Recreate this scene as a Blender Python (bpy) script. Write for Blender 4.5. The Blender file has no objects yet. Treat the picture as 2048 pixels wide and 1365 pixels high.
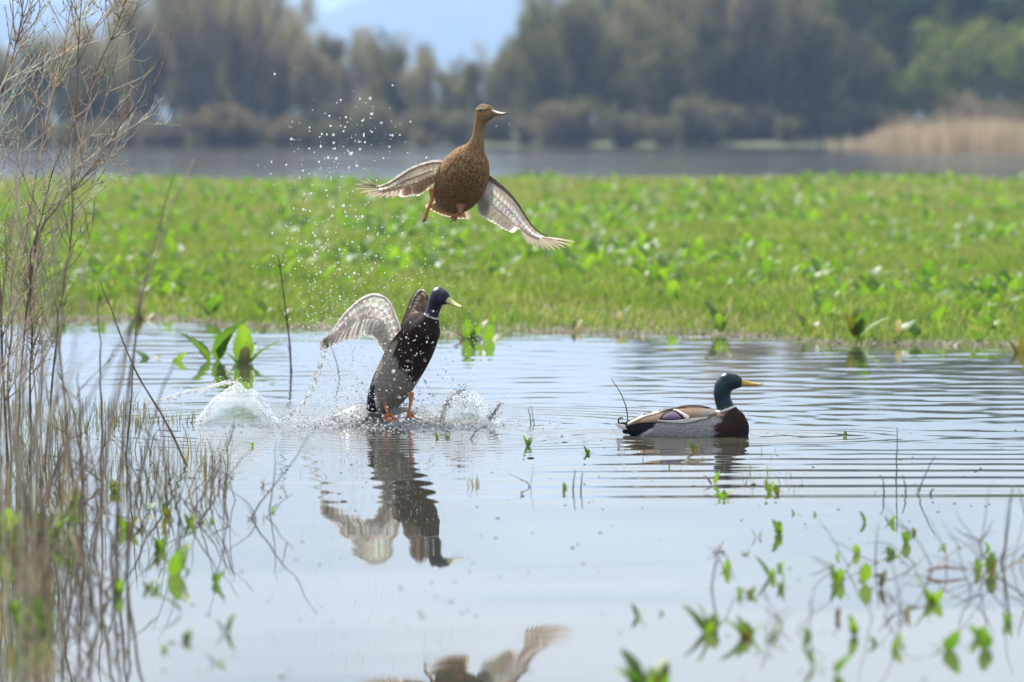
import bpy, bmesh, math, random
import numpy as np
from mathutils import Vector, Matrix
from mathutils.bvhtree import BVHTree
from mathutils import noise as mnoise

R = math.radians
rng = np.random.default_rng(7)
random.seed(7)
scene = bpy.context.scene
COL = scene.collection

# ------------------------------------------------------------------ camera
F_PX, CX, CY, CAM_H = 10240.0, 1024.0, 682.5, 1.21
PITCH = math.atan((CY - 255.0) / F_PX)
cam_d = bpy.data.cameras.new('camera')
cam = bpy.data.objects.new('camera', cam_d)
COL.objects.link(cam)
cam_d.sensor_width = 36.0
cam_d.lens = 36.0 * F_PX / 2048.0
cam_d.clip_start = 0.5
cam_d.clip_end = 20000
cam_d.dof.use_dof = True
cam_d.dof.focus_distance = 20.2
cam_d.dof.aperture_fstop = 3.9
cam_d.dof.aperture_blades = 9
cam.location = (0, 0, CAM_H)
cam.rotation_euler = (math.pi / 2 - PITCH, 0, 0)
scene.camera = cam

# ------------------------------------------------------------------ world, sun, exposure
SUN_AZ, SUN_EL = -32.0, 48.0        # degrees clockwise from +Y (ahead of the camera), and above the horizon
world = bpy.data.worlds.new('World')
scene.world = world
world.use_nodes = True
wt = world.node_tree
wt.nodes.clear()
wn = wt.nodes.new
w_out = wn('ShaderNodeOutputWorld')
w_bg = wn('ShaderNodeBackground')
w_bg.inputs['Strength'].default_value = 0.088
sky = wn('ShaderNodeTexSky')
sky.sky_type = 'NISHITA'
sky.sun_disc = False
sky.sun_elevation = R(SUN_EL)
sky.sun_rotation = R(SUN_AZ)
sky.air_density = 1.0
sky.dust_density = 1.8
sky.ozone_density = 2.0
w_tc = wn('ShaderNodeTexCoord')
w_map = wn('ShaderNodeMapping')
w_map.inputs['Scale'].default_value = (5.0, 5.0, 30.0)
w_map.inputs['Location'].default_value = (0.4, 0.0, 0.35)
w_no = wn('ShaderNodeTexNoise')
w_no.inputs['Scale'].default_value = 1.0
w_no.inputs['Detail'].default_value = 6.0
w_no.inputs['Roughness'].default_value = 0.55
w_ra = wn('ShaderNodeValToRGB')
w_ra.color_ramp.elements[0].position = 0.38
w_ra.color_ramp.elements[1].position = 0.61
w_mix = wn('ShaderNodeMixRGB')
w_mix.inputs[2].default_value = (10.1, 10.35, 10.1, 1)
L = wt.links.new
L(w_tc.outputs['Generated'], w_map.inputs['Vector'])
L(w_map.outputs['Vector'], w_no.inputs['Vector'])
L(w_no.outputs['Fac'], w_ra.inputs['Fac'])
L(w_ra.outputs['Color'], w_mix.inputs[0])
L(sky.outputs['Color'], w_mix.inputs[1])
L(w_mix.outputs['Color'], w_bg.inputs['Color'])
L(w_bg.outputs['Background'], w_out.inputs['Surface'])

sun_d = bpy.data.lights.new('sun', 'SUN')
sun_d.energy = 4.8
sun_d.angle = R(0.53)
sun_d.color = (1.0, 0.95, 0.87)
sun = bpy.data.objects.new('sun', sun_d)
COL.objects.link(sun)
sv = Vector((math.sin(R(SUN_AZ)) * math.cos(R(SUN_EL)), math.cos(R(SUN_AZ)) * math.cos(R(SUN_EL)), math.sin(R(SUN_EL))))
sun.rotation_euler = sv.to_track_quat('Z', 'Y').to_euler()
sun.location = sv * 50

vs = scene.view_settings
vs.view_transform = 'Standard'
vs.look = 'None'
vs.gamma = 1.0
vs.use_curve_mapping = False
vs.exposure = 0.70
cy = scene.cycles
cy.use_denoising = True
cy.max_bounces = 7
cy.transparent_max_bounces = 12
cy.transmission_bounces = 8
cy.volume_bounces = 1
cy.sample_clamp_indirect = 6.0
cy.caustics_reflective = False
cy.caustics_refractive = False

# ------------------------------------------------------------------ helpers
SP, CP = math.sin(PITCH), math.cos(PITCH)


def ray(u, v):
    dx, dz = (u - CX) / F_PX, -(v - CY) / F_PX
    return Vector((dx, CP + SP * dz, -SP + CP * dz))


def P(u, v, d):
    """the point of the picture position (u, v) that stands d metres ahead"""
    r = ray(u, v)
    return Vector((0, 0, CAM_H)) + r * (d / r.y)


def W(u, v, z=0.0):
    """the point of the picture position (u, v) that lies on the water"""
    r = ray(u, v)
    return Vector((0, 0, CAM_H)) + r * ((z - CAM_H) / r.z)


def col3(c):
    return (c[0], c[1], c[2], 1.0)


def tag(o, label=None, cat=None, group=None, kind=None):
    if label: o['label'] = label
    if cat: o['category'] = cat
    if group: o['group'] = group
    if kind: o['kind'] = kind
    return o


def empty(name, loc, label=None, cat=None, group=None):
    o = bpy.data.objects.new(name, None)
    o.empty_display_size = 0.05
    COL.objects.link(o)
    o.location = loc
    return tag(o, label, cat, group)


def link(name, me, parent=None, mat=None):
    if mat is not None and len(me.materials) == 0:
        me.materials.append(mat)
    o = bpy.data.objects.new(name, me)
    COL.objects.link(o)
    if parent is not None:
        o.parent = parent
    return o


def np_mesh(name, verts, faces, cols=None, smooth=True, mat=None):
    """verts (n,3), faces (m,k) all of the same k"""
    verts = np.asarray(verts, dtype=np.float32)
    faces = np.asarray(faces, dtype=np.int32)
    me = bpy.data.meshes.new(name)
    n, (m, k) = len(verts), faces.shape
    me.vertices.add(n)
    me.vertices.foreach_set('co', verts.ravel())
    me.loops.add(m * k)
    me.loops.foreach_set('vertex_index', faces.ravel())
    me.polygons.add(m)
    me.polygons.foreach_set('loop_start', np.arange(0, m * k, k, dtype=np.int32))
    me.polygons.foreach_set('loop_total', np.full(m, k, dtype=np.int32))
    me.polygons.foreach_set('use_smooth', np.full(m, smooth, dtype=bool))
    me.update(calc_edges=True)
    if cols is not None:
        set_cols(me, cols)
    if mat: me.materials.append(mat)
    return me


def set_cols(me, cols):
    a = me.color_attributes.new('Col', 'FLOAT_COLOR', 'POINT')
    c = np.ones((len(me.vertices), 4), dtype=np.float32)
    c[:, :3] = np.asarray(cols, dtype=np.float32)[:, :3]
    a.data.foreach_set('color', c.ravel())


class MB:
    """collects shapes of one part"""
    def __init__(s):
        s.v, s.f, s.c = [], [], []

    def add(s, verts, faces, cols):
        o = len(s.v)
        s.v += [tuple(p) for p in verts]
        s.f += [tuple(i + o for i in f) for f in faces]
        if len(cols) == 3 and not hasattr(cols[0], '__len__'):
            cols = [cols] * len(verts)
        s.c += [tuple(c[:3]) for c in cols]

    def tube(s, pts, radii, c=(.5, .5, .5), n=6, cap=True):
        pts = [Vector(p) for p in pts]
        if not hasattr(radii, '__len__'): radii = [radii] * len(pts)
        vs_, fs, cs = [], [], []
        ref = Vector((0.31, 0.62, 0.11)).normalized()
        for i, p in enumerate(pts):
            t = (pts[min(i + 1, len(pts) - 1)] - pts[max(i - 1, 0)])
            t = t.normalized() if t.length > 1e-9 else Vector((0, 0, 1))
            a = t.cross(ref)
            if a.length < 1e-3: a = t.cross(Vector((1, 0, 0)))
            a.normalize()
            b = t.cross(a)
            ci = c[i] if hasattr(c[0], '__len__') else c
            for k in range(n):
                an = 2 * math.pi * k / n
                vs_.append(p + (a * math.cos(an) + b * math.sin(an)) * radii[i])
                cs.append(ci)
        for i in range(len(pts) - 1):
            for k in range(n):
                k2 = (k + 1) % n
                fs.append((i * n + k, i * n + k2, (i + 1) * n + k2, (i + 1) * n + k))
        if cap:
            fs.append(tuple(range(n - 1, -1, -1)))
            fs.append(tuple((len(pts) - 1) * n + k for k in range(n)))
        s.add(vs_, fs, cs)

    def ball(s, p, r, c=(.5, .5, .5), sc=(1, 1, 1), seg=10, rings=7, mat=None):
        p = Vector(p)
        vs_, fs = [], []
        for i in range(rings + 1):
            th = math.pi * i / rings
            for k in range(seg):
                ph = 2 * math.pi * k / seg
                q = Vector((math.sin(th) * math.cos(ph) * sc[0], math.sin(th) * math.sin(ph) * sc[1], math.cos(th) * sc[2])) * r
                if mat is not None: q = mat @ q
                vs_.append(p + q)
        for i in range(rings):
            for k in range(seg):
                k2 = (k + 1) % seg
                fs.append((i * seg + k, (i + 1) * seg + k, (i + 1) * seg + k2, i * seg + k2))
        s.add(vs_, fs, c)

    def grid(s, rows, cols):
        """rows: list of lists of points"""
        nr, nc = len(rows), len(rows[0])
        v = [p for r in rows for p in r]
        f = [(i * nc + j, i * nc + j + 1, (i + 1) * nc + j + 1, (i + 1) * nc + j) for i in range(nr - 1) for j in range(nc - 1)]
        if hasattr(cols[0], '__len__') and hasattr(cols[0][0], '__len__'):
            cols = [c for r in cols for c in r]
        s.add(v, f, cols)

    def mesh(s, name, mat=None, smooth=True):
        me = bpy.data.meshes.new(name)
        me.from_pydata(s.v, [], s.f)
        me.polygons.foreach_set('use_smooth', [smooth] * len(me.polygons))
        set_cols(me, s.c)
        if mat: me.materials.append(mat)
        me.update()
        return me

    def build(s, name, mat=None, parent=None, smooth=True):
        off = parent.location if (parent is not None and parent.parent is None) else None
        if off is not None:
            s.v = [(p[0] - off[0], p[1] - off[1], p[2] - off[2]) for p in s.v]
        elif parent is not None:
            off = parent.parent.location
            s.v = [(p[0] - off[0], p[1] - off[1], p[2] - off[2]) for p in s.v]
        return link(name, s.mesh(name, mat, smooth), parent)


def crom(pts, n):
    """n points on a smooth curve through pts"""
    pts = np.asarray([tuple(p) for p in pts], dtype=float)
    m = len(pts)
    seg = np.r_[0, np.cumsum(np.linalg.norm(np.diff(pts, axis=0), axis=1))]
    seg /= seg[-1]
    tt = np.linspace(0, 1, n)
    out = []
    for t in tt:
        i = min(max(np.searchsorted(seg, t) - 1, 0), m - 2)
        a = (t - seg[i]) / max(seg[i + 1] - seg[i], 1e-9)
        p0, p1, p2, p3 = pts[max(i - 1, 0)], pts[i], pts[i + 1], pts[min(i + 2, m - 1)]
        out.append(0.5 * ((2 * p1) + (-p0 + p2) * a + (2 * p0 - 5 * p1 + 4 * p2 - p3) * a * a + (-p0 + 3 * p1 - 3 * p2 + p3) * a ** 3))
    return np.array(out)


def jit(c, a=0.12, r=random):
    k = 1 + r.uniform(-a, a)
    return tuple(max(0, x * k * (1 + r.uniform(-a, a) * 0.4)) for x in c)


# ------------------------------------------------------------------ materials
def new_mat(name):
    m = bpy.data.materials.new(name)
    m.use_nodes = True
    nt = m.node_tree
    nt.nodes.clear()
    out = nt.nodes.new('ShaderNodeOutputMaterial')
    return m, nt, out


def vcol_mat(name, rough=0.6, spec=0.4, transl=0.0, noise_scale=30.0, noise_amt=0.25, metallic=0.0, bump=0.0,
             bump_scale=60.0, stretch=(1, 1, 1), tint=(1, 1, 1), coat=0.0):
    """colour of the thing from its own colour attribute, with grain, optional relief and light passing through"""
    m, nt, out = new_mat(name)
    N, Lk = nt.nodes.new, nt.links.new
    at = N('ShaderNodeAttribute'); at.attribute_name = 'Col'
    tc = N('ShaderNodeTexCoord')
    mp = N('ShaderNodeMapping'); mp.inputs['Scale'].default_value = stretch
    Lk(tc.outputs['Object'], mp.inputs['Vector'])
    no = N('ShaderNodeTexNoise'); no.inputs['Scale'].default_value = noise_scale; no.inputs['Detail'].default_value = 4
    Lk(mp.outputs['Vector'], no.inputs['Vector'])
    mr = N('ShaderNodeMapRange')
    mr.inputs['From Min'].default_value = 0.25; mr.inputs['From Max'].default_value = 0.75
    mr.inputs['To Min'].default_value = 1 - noise_amt; mr.inputs['To Max'].default_value = 1 + noise_amt
    Lk(no.outputs['Fac'], mr.inputs['Value'])
    mul = N('ShaderNodeVectorMath'); mul.operation = 'SCALE'
    Lk(at.outputs['Color'], mul.inputs[0]); Lk(mr.outputs['Result'], mul.inputs['Scale'])
    bs = N('ShaderNodeBsdfPrincipled')
    bs.inputs['Roughness'].default_value = rough
    bs.inputs['Specular IOR Level'].default_value = spec
    bs.inputs['Metallic'].default_value = metallic
    bs.inputs['Coat Weight'].default_value = coat
    Lk(mul.outputs['Vector'], bs.inputs['Base Color'])
    if bump:
        nb = N('ShaderNodeTexNoise'); nb.inputs['Scale'].default_value = bump_scale; nb.inputs['Detail'].default_value = 3
        Lk(mp.outputs['Vector'], nb.inputs['Vector'])
        bp = N('ShaderNodeBump'); bp.inputs['Strength'].default_value = bump; bp.inputs['Distance'].default_value = 0.01
        Lk(nb.outputs['Fac'], bp.inputs['Height'])
        Lk(bp.outputs['Normal'], bs.inputs['Normal'])
    if transl > 0:
        tr = N('ShaderNodeBsdfTranslucent')
        tm = N('ShaderNodeVectorMath'); tm.operation = 'MULTIPLY'; tm.inputs[1].default_value = tint
        Lk(mul.outputs['Vector'], tm.inputs[0]); Lk(tm.outputs['Vector'], tr.inputs['Color'])
        mx = N('ShaderNodeMixShader'); mx.inputs[0].default_value = transl
        Lk(bs.outputs[0], mx.inputs[1]); Lk(tr.outputs[0], mx.inputs[2])
        Lk(mx.outputs[0], out.inputs['Surface'])
    else:
        Lk(bs.outputs[0], out.inputs['Surface'])
    return m


M = {}
M['leaf'] = vcol_mat('dock_leaf', rough=0.46, spec=0.42, transl=0.45, noise_scale=25, noise_amt=0.22, bump=0.25, bump_scale=45, tint=(1.5, 1.6, 0.7))
M['grass'] = vcol_mat('grass_blade', rough=0.5, spec=0.3, transl=0.45, noise_scale=1.2, noise_amt=0.3, tint=(1.3, 1.4, 0.8))
M['dry'] = vcol_mat('dry_stem', rough=0.75, spec=0.2, noise_scale=40, noise_amt=0.35)
M['twig'] = vcol_mat('far_wood', rough=0.9, spec=0.1, noise_scale=0.8, noise_amt=0.3)
M['bud'] = vcol_mat('far_foliage', rough=0.7, spec=0.2, transl=0.4, noise_scale=0.5, noise_amt=0.35, tint=(1.2, 1.3, 0.8))
M['reed'] = vcol_mat('reed', rough=0.8, spec=0.1, transl=0.3, noise_scale=0.7, noise_amt=0.25)
M['plumage'] = None
M['feather'] = vcol_mat('flight_feather', rough=0.65, spec=0.25, transl=0.66, noise_scale=90, noise_amt=0.12)
M['gloss'] = vcol_mat('glossy_head', rough=0.34, spec=0.5, noise_scale=60, noise_amt=0.35, metallic=0.25, bump=0.15, bump_scale=220)
M['bill'] = vcol_mat('bill', rough=0.5, spec=0.5, noise_scale=60, noise_amt=0.12)
M['skin'] = vcol_mat('foot_skin', rough=0.35, spec=0.5, noise_scale=120, noise_amt=0.2, bump=0.3, bump_scale=250)
M['eye'] = vcol_mat('eye', rough=0.08, spec=0.6, noise_amt=0.0)


def feather_mat(name, scale, lo, hi, c_lo, c_hi, stretch):
    m, nt, out = new_mat(name)
    N, Lk = nt.nodes.new, nt.links.new
    at = N('ShaderNodeAttribute'); at.attribute_name = 'Col'
    tc = N('ShaderNodeTexCoord')
    vo = N('ShaderNodeTexVoronoi'); vo.inputs['Scale'].default_value = scale
    no = N('ShaderNodeTexNoise'); no.inputs['Scale'].default_value = 45
    mp = N('ShaderNodeMapping'); mp.inputs['Scale'].default_value = stretch
    Lk(tc.outputs['Object'], mp.inputs['Vector'])
    ad = N('ShaderNodeMixRGB'); ad.inputs[0].default_value = 0.012
    Lk(tc.outputs['Object'], no.inputs['Vector'])
    Lk(mp.outputs['Vector'], ad.inputs[1]); Lk(no.outputs['Color'], ad.inputs[2])
    Lk(ad.outputs[0], vo.inputs['Vector'])
    ra = N('ShaderNodeValToRGB')
    ra.color_ramp.elements[0].position = lo; ra.color_ramp.elements[0].color = (*c_lo, 1)
    ra.color_ramp.elements[1].position = hi; ra.color_ramp.elements[1].color = (*c_hi, 1)
    Lk(vo.outputs['Distance'], ra.inputs['Fac'])
    sep = N('ShaderNodeSeparateColor')
    at2 = N('ShaderNodeAttribute'); at2.attribute_name = 'Mott'
    mm = N('ShaderNodeMixRGB'); mm.inputs[1].default_value = (1, 1, 1, 1)
    Lk(at2.outputs['Fac'], mm.inputs[0]); Lk(ra.outputs['Color'], mm.inputs[2])
    mul = N('ShaderNodeVectorMath'); mul.operation = 'MULTIPLY'
    Lk(at.outputs['Color'], mul.inputs[0]); Lk(mm.outputs[0], mul.inputs[1])
    bs = N('ShaderNodeBsdfPrincipled'); bs.inputs['Roughness'].default_value = 0.8
    bs.inputs['Specular IOR Level'].default_value = 0.12
    Lk(mul.outputs['Vector'], bs.inputs['Base Color'])
    bp = N('ShaderNodeBump'); bp.inputs['Strength'].default_value = 0.35; bp.inputs['Distance'].default_value = 0.006
    Lk(vo.outputs['Distance'], bp.inputs['Height']); Lk(bp.outputs[0], bs.inputs['Normal'])
    Lk(bs.outputs[0], out.inputs['Surface'])
    return m


M['mottled'] = feather_mat('mottled_plumage', 165, .25, .66, (.30, .25, .22), (1.15, 1.12, 1.05), (1, 1, .5))
M['plumage'] = feather_mat('plumage', 190, .1, .7, (.72, .70, .68), (1.18, 1.18, 1.18), (.45, 1, 1))


def water_mat():
    m, nt, out = new_mat('marsh_water')
    N, Lk = nt.nodes.new, nt.links.new
    bs = N('ShaderNodeBsdfPrincipled')
    bs.inputs['IOR'].default_value = 1.333
    tc = N('ShaderNodeTexCoord')
    sp = N('ShaderNodeSeparateXYZ'); Lk(tc.outputs['Object'], sp.inputs[0])
    nr = N('ShaderNodeTexNoise'); nr.inputs['Scale'].default_value = 0.05; nr.inputs['Detail'].default_value = 4   # wind on the open lake
    mpr = N('ShaderNodeMapping'); mpr.inputs['Scale'].default_value = (0.12, 1.0, 1.0)
    Lk(tc.outputs['Object'], mpr.inputs['Vector']); Lk(mpr.outputs['Vector'], nr.inputs['Vector'])
    m1 = N('ShaderNodeMapRange'); m1.inputs['From Min'].default_value = 0.3; m1.inputs['From Max'].default_value = 0.7
    m1.inputs['To Min'].default_value = 0.035; m1.inputs['To Max'].default_value = 0.13
    Lk(nr.outputs['Fac'], m1.inputs['Value'])
    m2 = N('ShaderNodeMapRange'); m2.inputs['From Min'].default_value = 60; m2.inputs['From Max'].default_value = 110
    m2.inputs['To Min'].default_value = 0.02
    Lk(sp.outputs['Y'], m2.inputs['Value']); Lk(m1.outputs[0], m2.inputs['To Max']); Lk(m2.outputs[0], bs.inputs['Roughness'])
    n0 = N('ShaderNodeTexNoise'); n0.inputs['Scale'].default_value = 0.4; n0.inputs['Detail'].default_value = 3
    Lk(tc.outputs['Object'], n0.inputs['Vector'])
    mx = N('ShaderNodeMixRGB'); mx.inputs[1].default_value = (0.045, 0.048, 0.04, 1); mx.inputs[2].default_value = (0.07, 0.066, 0.05, 1)
    Lk(n0.outputs['Fac'], mx.inputs[0]); Lk(mx.outputs[0], bs.inputs['Base Color'])
    mp = N('ShaderNodeMapping'); mp.inputs['Scale'].default_value = (0.16, 1.0, 1.0)
    Lk(tc.outputs['Object'], mp.inputs['Vector'])
    n1 = N('ShaderNodeTexNoise'); n1.inputs['Scale'].default_value = 2.2; n1.inputs['Detail'].default_value = 4
    Lk(mp.outputs['Vector'], n1.inputs['Vector'])
    bp = N('ShaderNodeBump'); bp.inputs['Strength'].default_value = 0.045; bp.inputs['Distance'].default_value = 0.012
    Lk(n1.outputs['Fac'], bp.inputs['Height']); Lk(bp.outputs[0], bs.inputs['Normal'])
    Lk(bs.outputs[0], out.inputs['Surface'])
    return m


def splash_mat(name, trans, rough, col=(0.95, 0.97, 0.98), aer=0.0, film=0.0):
    m, nt, out = new_mat(name)
    bs = nt.nodes.new('ShaderNodeBsdfPrincipled')
    bs.inputs['Base Color'].default_value = col3(col)
    bs.inputs['Transmission Weight'].default_value = trans
    bs.inputs['Roughness'].default_value = rough
    bs.inputs['IOR'].default_value = 1.333
    tc = nt.nodes.new('ShaderNodeTexCoord')
    no = nt.nodes.new('ShaderNodeTexNoise'); no.inputs['Scale'].default_value = 30; no.inputs['Detail'].default_value = 4
    bp = nt.nodes.new('ShaderNodeBump'); bp.inputs['Strength'].default_value = 0.35; bp.inputs['Distance'].default_value = 0.01
    nt.links.new(tc.outputs['Object'], no.inputs['Vector'])
    nt.links.new(no.outputs['Fac'], bp.inputs['Height']); nt.links.new(bp.outputs[0], bs.inputs['Normal'])
    if film:
        tp = nt.nodes.new('ShaderNodeBsdfTransparent')
        mx = nt.nodes.new('ShaderNodeMixShader'); mx.inputs[0].default_value = film
        nt.links.new(bs.outputs[0], mx.inputs[1]); nt.links.new(tp.outputs[0], mx.inputs[2]); nt.links.new(mx.outputs[0], out.inputs['Surface'])
    elif aer:
        tr = nt.nodes.new('ShaderNodeBsdfTranslucent'); tr.inputs['Color'].default_value = (.93, .95, .97, 1)
        mx = nt.nodes.new('ShaderNodeMixShader'); mx.inputs[0].default_value = aer
        nt.links.new(bs.outputs[0], mx.inputs[1]); nt.links.new(tr.outputs[0], mx.inputs[2]); nt.links.new(mx.outputs[0], out.inputs['Surface'])
    else:
        nt.links.new(bs.outputs[0], out.inputs['Surface'])
    return m


def ground_mat():
    m, nt, out = new_mat('marsh_ground')
    N, Lk = nt.nodes.new, nt.links.new
    bs = N('ShaderNodeBsdfPrincipled'); bs.inputs['Roughness'].default_value = 0.9
    tc = N('ShaderNodeTexCoord')
    n1 = N('ShaderNodeTexNoise'); n1.inputs['Scale'].default_value = 0.7; n1.inputs['Detail'].default_value = 8
    ra = N('ShaderNodeValToRGB')
    e = ra.color_ramp.elements
    e[0].position = 0.3; e[0].color = (0.045, 0.06, 0.018, 1)
    e[1].position = 0.7; e[1].color = (0.12, 0.13, 0.05, 1)
    Lk(tc.outputs['Object'], n1.inputs['Vector']); Lk(n1.outputs['Fac'], ra.inputs['Fac'])
    Lk(ra.outputs[0], bs.inputs['Base Color'])
    bp = N('ShaderNodeBump'); bp.inputs['Strength'].default_value = 0.5; bp.inputs['Distance'].default_value = 0.05
    Lk(n1.outputs['Fac'], bp.inputs['Height']); Lk(bp.outputs[0], bs.inputs['Normal'])
    Lk(bs.outputs[0], out.inputs['Surface'])
    return m


def hill_mat():
    m, nt, out = new_mat('wooded_hill')
    N, Lk = nt.nodes.new, nt.links.new
    bs = N('ShaderNodeBsdfPrincipled'); bs.inputs['Roughness'].default_value = 0.95
    tc = N('ShaderNodeTexCoord')
    n1 = N('ShaderNodeTexNoise'); n1.inputs['Scale'].default_value = 0.01; n1.inputs['Detail'].default_value = 9
    ra = N('ShaderNodeValToRGB')
    e = ra.color_ramp.elements
    e[0].position = 0.35; e[0].color = (0.03, 0.045, 0.03, 1)
    e[1].position = 0.7; e[1].color = (0.10, 0.11, 0.07, 1)
    Lk(tc.outputs['Object'], n1.inputs['Vector']); Lk(n1.outputs['Fac'], ra.inputs['Fac'])
    Lk(ra.outputs[0], bs.inputs['Base Color']); Lk(bs.outputs[0], out.inputs['Surface'])
    return m


M['water'] = water_mat()
M['ground'] = ground_mat()
M['hill'] = hill_mat()
M['splash'] = splash_mat('clear_splash', 1.0, 0.03, (.80, .76, .68), film=.5)
M['curtain'] = splash_mat('splash_curtain', 0.9, 0.1, aer=0.5)
M['drop'] = splash_mat('water_drop', 0.9, 0.08, aer=0.5)
M['foam'] = splash_mat('aerated_water', 0.0, 0.3, aer=0.6)


# ------------------------------------------------------------------ terrain and water
def smooth(a, b, x):
    t = np.clip((x - a) / (b - a), 0, 1)
    return t * t * (3 - 2 * t)


def edge_y(x):
    xc = np.clip(x, -8, 8)
    return 30.6 - 0.66 * xc + 0.35 * np.sin(xc * 2.1) + 0.2 * np.sin(xc * 5.3 + 1)


def far_edge_y(x):
    return 103 + 2.5 * np.sin(x * 0.35) + 1.2 * np.sin(x * 0.9 + 2)


def terrain_h(x, y):
    x = np.asarray(x, float); y = np.asarray(y, float)
    e = edge_y(x)
    h = -0.35 + 0.37 * smooth(e - 2.5, e + 0.4, y) + 0.09 * smooth(e, e + 8, y)
    h = h - 0.5 * smooth(far_edge_y(x) - 1.5, far_edge_y(x) + 4, y)
    h = h + 0.9 * smooth(328, 345, y + 4 * np.sin(x * 0.05)) + 1.2 * smooth(360, 900, y)
    # the marsh carries on beside the flooded hollow
    h = h + 0.02 * np.sin(x * 1.3 + y * 0.7) * np.sin(y * 0.9 - x * 0.4)
    return h


def grid_mesh(name, xs, ys, zf, mat):
    X, Y = np.meshgrid(xs, ys)
    Z = zf(X, Y)
    nx, ny = len(xs), len(ys)
    v = np.stack([X, Y, Z], -1).reshape(-1, 3)
    i = np.arange(nx * ny).reshape(ny, nx)
    f = np.stack([i[:-1, :-1], i[:-1, 1:], i[1:, 1:], i[1:, :-1]], -1).reshape(-1, 4)
    me = np_mesh(name, v, f, None, True, mat)
    return link(name, me)


def sym(a):
    a = np.asarray(a)
    return np.unique(np.r_[-a, a])


gx = sym(np.r_[np.arange(0, 16, 0.4), np.arange(16, 60, 4), np.geomspace(60, 6000, 20)])
gy = np.r_[np.geomspace(-3000, -20, 14) * 1.0, np.arange(-10, 24, 2.0), np.arange(24, 40, 0.35), np.arange(40, 98, 2), np.arange(98, 112, 0.8),
           np.arange(112, 320, 12), np.arange(320, 372, 3), np.geomspace(380, 9000, 20)]
gy = np.unique(gy)
tag(grid_mesh('ground', gx, gy, terrain_h, M['ground']), kind='structure')

TAKEOFF = W(792, 853)
SWIM = W(1370, 872)
rw = np.random.default_rng(3)
rip = [(rw.uniform(0.10, 0.60), rw.normal(0, 0.75), rw.uniform(0, 6.28)) for _ in range(70)]
calm = [(rw.uniform(0.5, 2.2), rw.normal(0, 0.25), rw.uniform(0, 6.28)) for _ in range(14)]


def wave_h(x, y):
    z = np.zeros_like(x)
    front = 16.45 + 0.05 * (x - 0.2) ** 2 * 0.3 + 0.05 * np.sin(x * 1.7)
    inr = (y > 9) & (y < 36) & (np.abs(x) < 7)
    fade = smooth(9, 10.5, y) * (1 - smooth(31, 35, y)) * (1 - smooth(4.5, 7, np.abs(x)))
    # lively water behind the wave front, calm in front
    patch = 0.55 + 0.45 * np.sin(x * 0.8 + y * 0.55 + 1.0) * np.sin(y * 0.31 - x * 0.5)
    live = smooth(0.0, 2.6, y - front) * (0.35 + 0.65 * patch)
    for lam, ang, ph in rip:
        k = 2 * math.pi / lam
        z += live * (0.0062 / math.sqrt(len(rip)) * 1.41) / k * np.sin(k * (np.cos(ang) * y + np.sin(ang) * x) + ph) * 1.5
    for lam, ang, ph in calm:
        k = 2 * math.pi / lam
        z += 0.0004 / k * np.sin(k * (np.cos(ang) * y + np.sin(ang) * x) + ph)
    # the long wave train that spreads towards the camera
    s = y - front
    lamb = 0.52 - 0.11 * np.clip(s, 0, 3)
    ph = 2 * math.pi * (-np.log(np.clip(0.52 - 0.11 * np.clip(s, 0, 3.4), 0.08, 1)) / 0.11)
    env = smooth(-0.05, 0.12, s) * (1 - smooth(1.7, 3.2, s)) * (0.22 + 0.78 * smooth(-0.4, 1.0, x))
    z += 0.036 * env * (.75 + .25 * np.sin(x * 1.1 + s * 2.0)) * lamb / (2 * math.pi) * np.sin(ph + 0.25 * np.sin(x * 2.3))
    # rings of the take-off
    r = np.hypot(x - TAKEOFF.x, (y - TAKEOFF.y))
    z += 0.0045 * np.exp(-((r - 0.25) / 0.33) ** 2) * np.sin(r * 2 * math.pi / 0.11 + 1.4 * np.sin(x * 31 + y * 17) + np.sin(x * 53 - y * 29))
    z += 0.0012 * np.exp(-((r - 1.1) / 0.6) ** 2) * np.sin(r * 2 * math.pi / 0.16)
    # the swimmer's ripples
    r2 = np.hypot((x - SWIM.x) * 0.55, (y - SWIM.y))
    z += 0.0022 * np.exp(-((r2 - 0.22) / 0.22) ** 2) * np.sin(r2 * 2 * math.pi / 0.10 + 0.8 * np.sin(x * 13))
    return np.where(inr, z * fade, 0.0)


wx = sym(np.r_[np.arange(0, 3.2, 0.035), np.arange(3.2, 7.4, 0.3), np.geomspace(7.5, 2500, 16)])
wy = np.unique(np.r_[np.arange(-200, 9, 12), np.arange(9, 13, 0.04), np.arange(13, 26, 0.019), np.arange(26, 36, 0.05), np.geomspace(36, 900, 30)])
tag(grid_mesh('water', wx, wy, wave_h, M['water']), kind='structure')


def hill_h(x, y):
    # long ridge rising to the right of the gap in the trees
    ridge = 134 + 30 * smooth(-200, 200, x) - 24 * np.exp(-((x + 195) / 45) ** 2) + 5 * np.sin(x * 0.006 + 1) + 3 * np.sin(x * 0.02) + 1.5 * np.sin(x * 0.06 + 2)
    return -6 + ridge * smooth(3700, 4900, y) * (1 - 0.5 * smooth(5000, 6300, y)) + 3 * np.sin(x * 0.05) * np.sin(y * 0.01)


tag(grid_mesh('hill', np.arange(-3000, 3001, 25.0), np.arange(3600, 6301, 75.0), hill_h, M['hill']), kind='structure')

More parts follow.
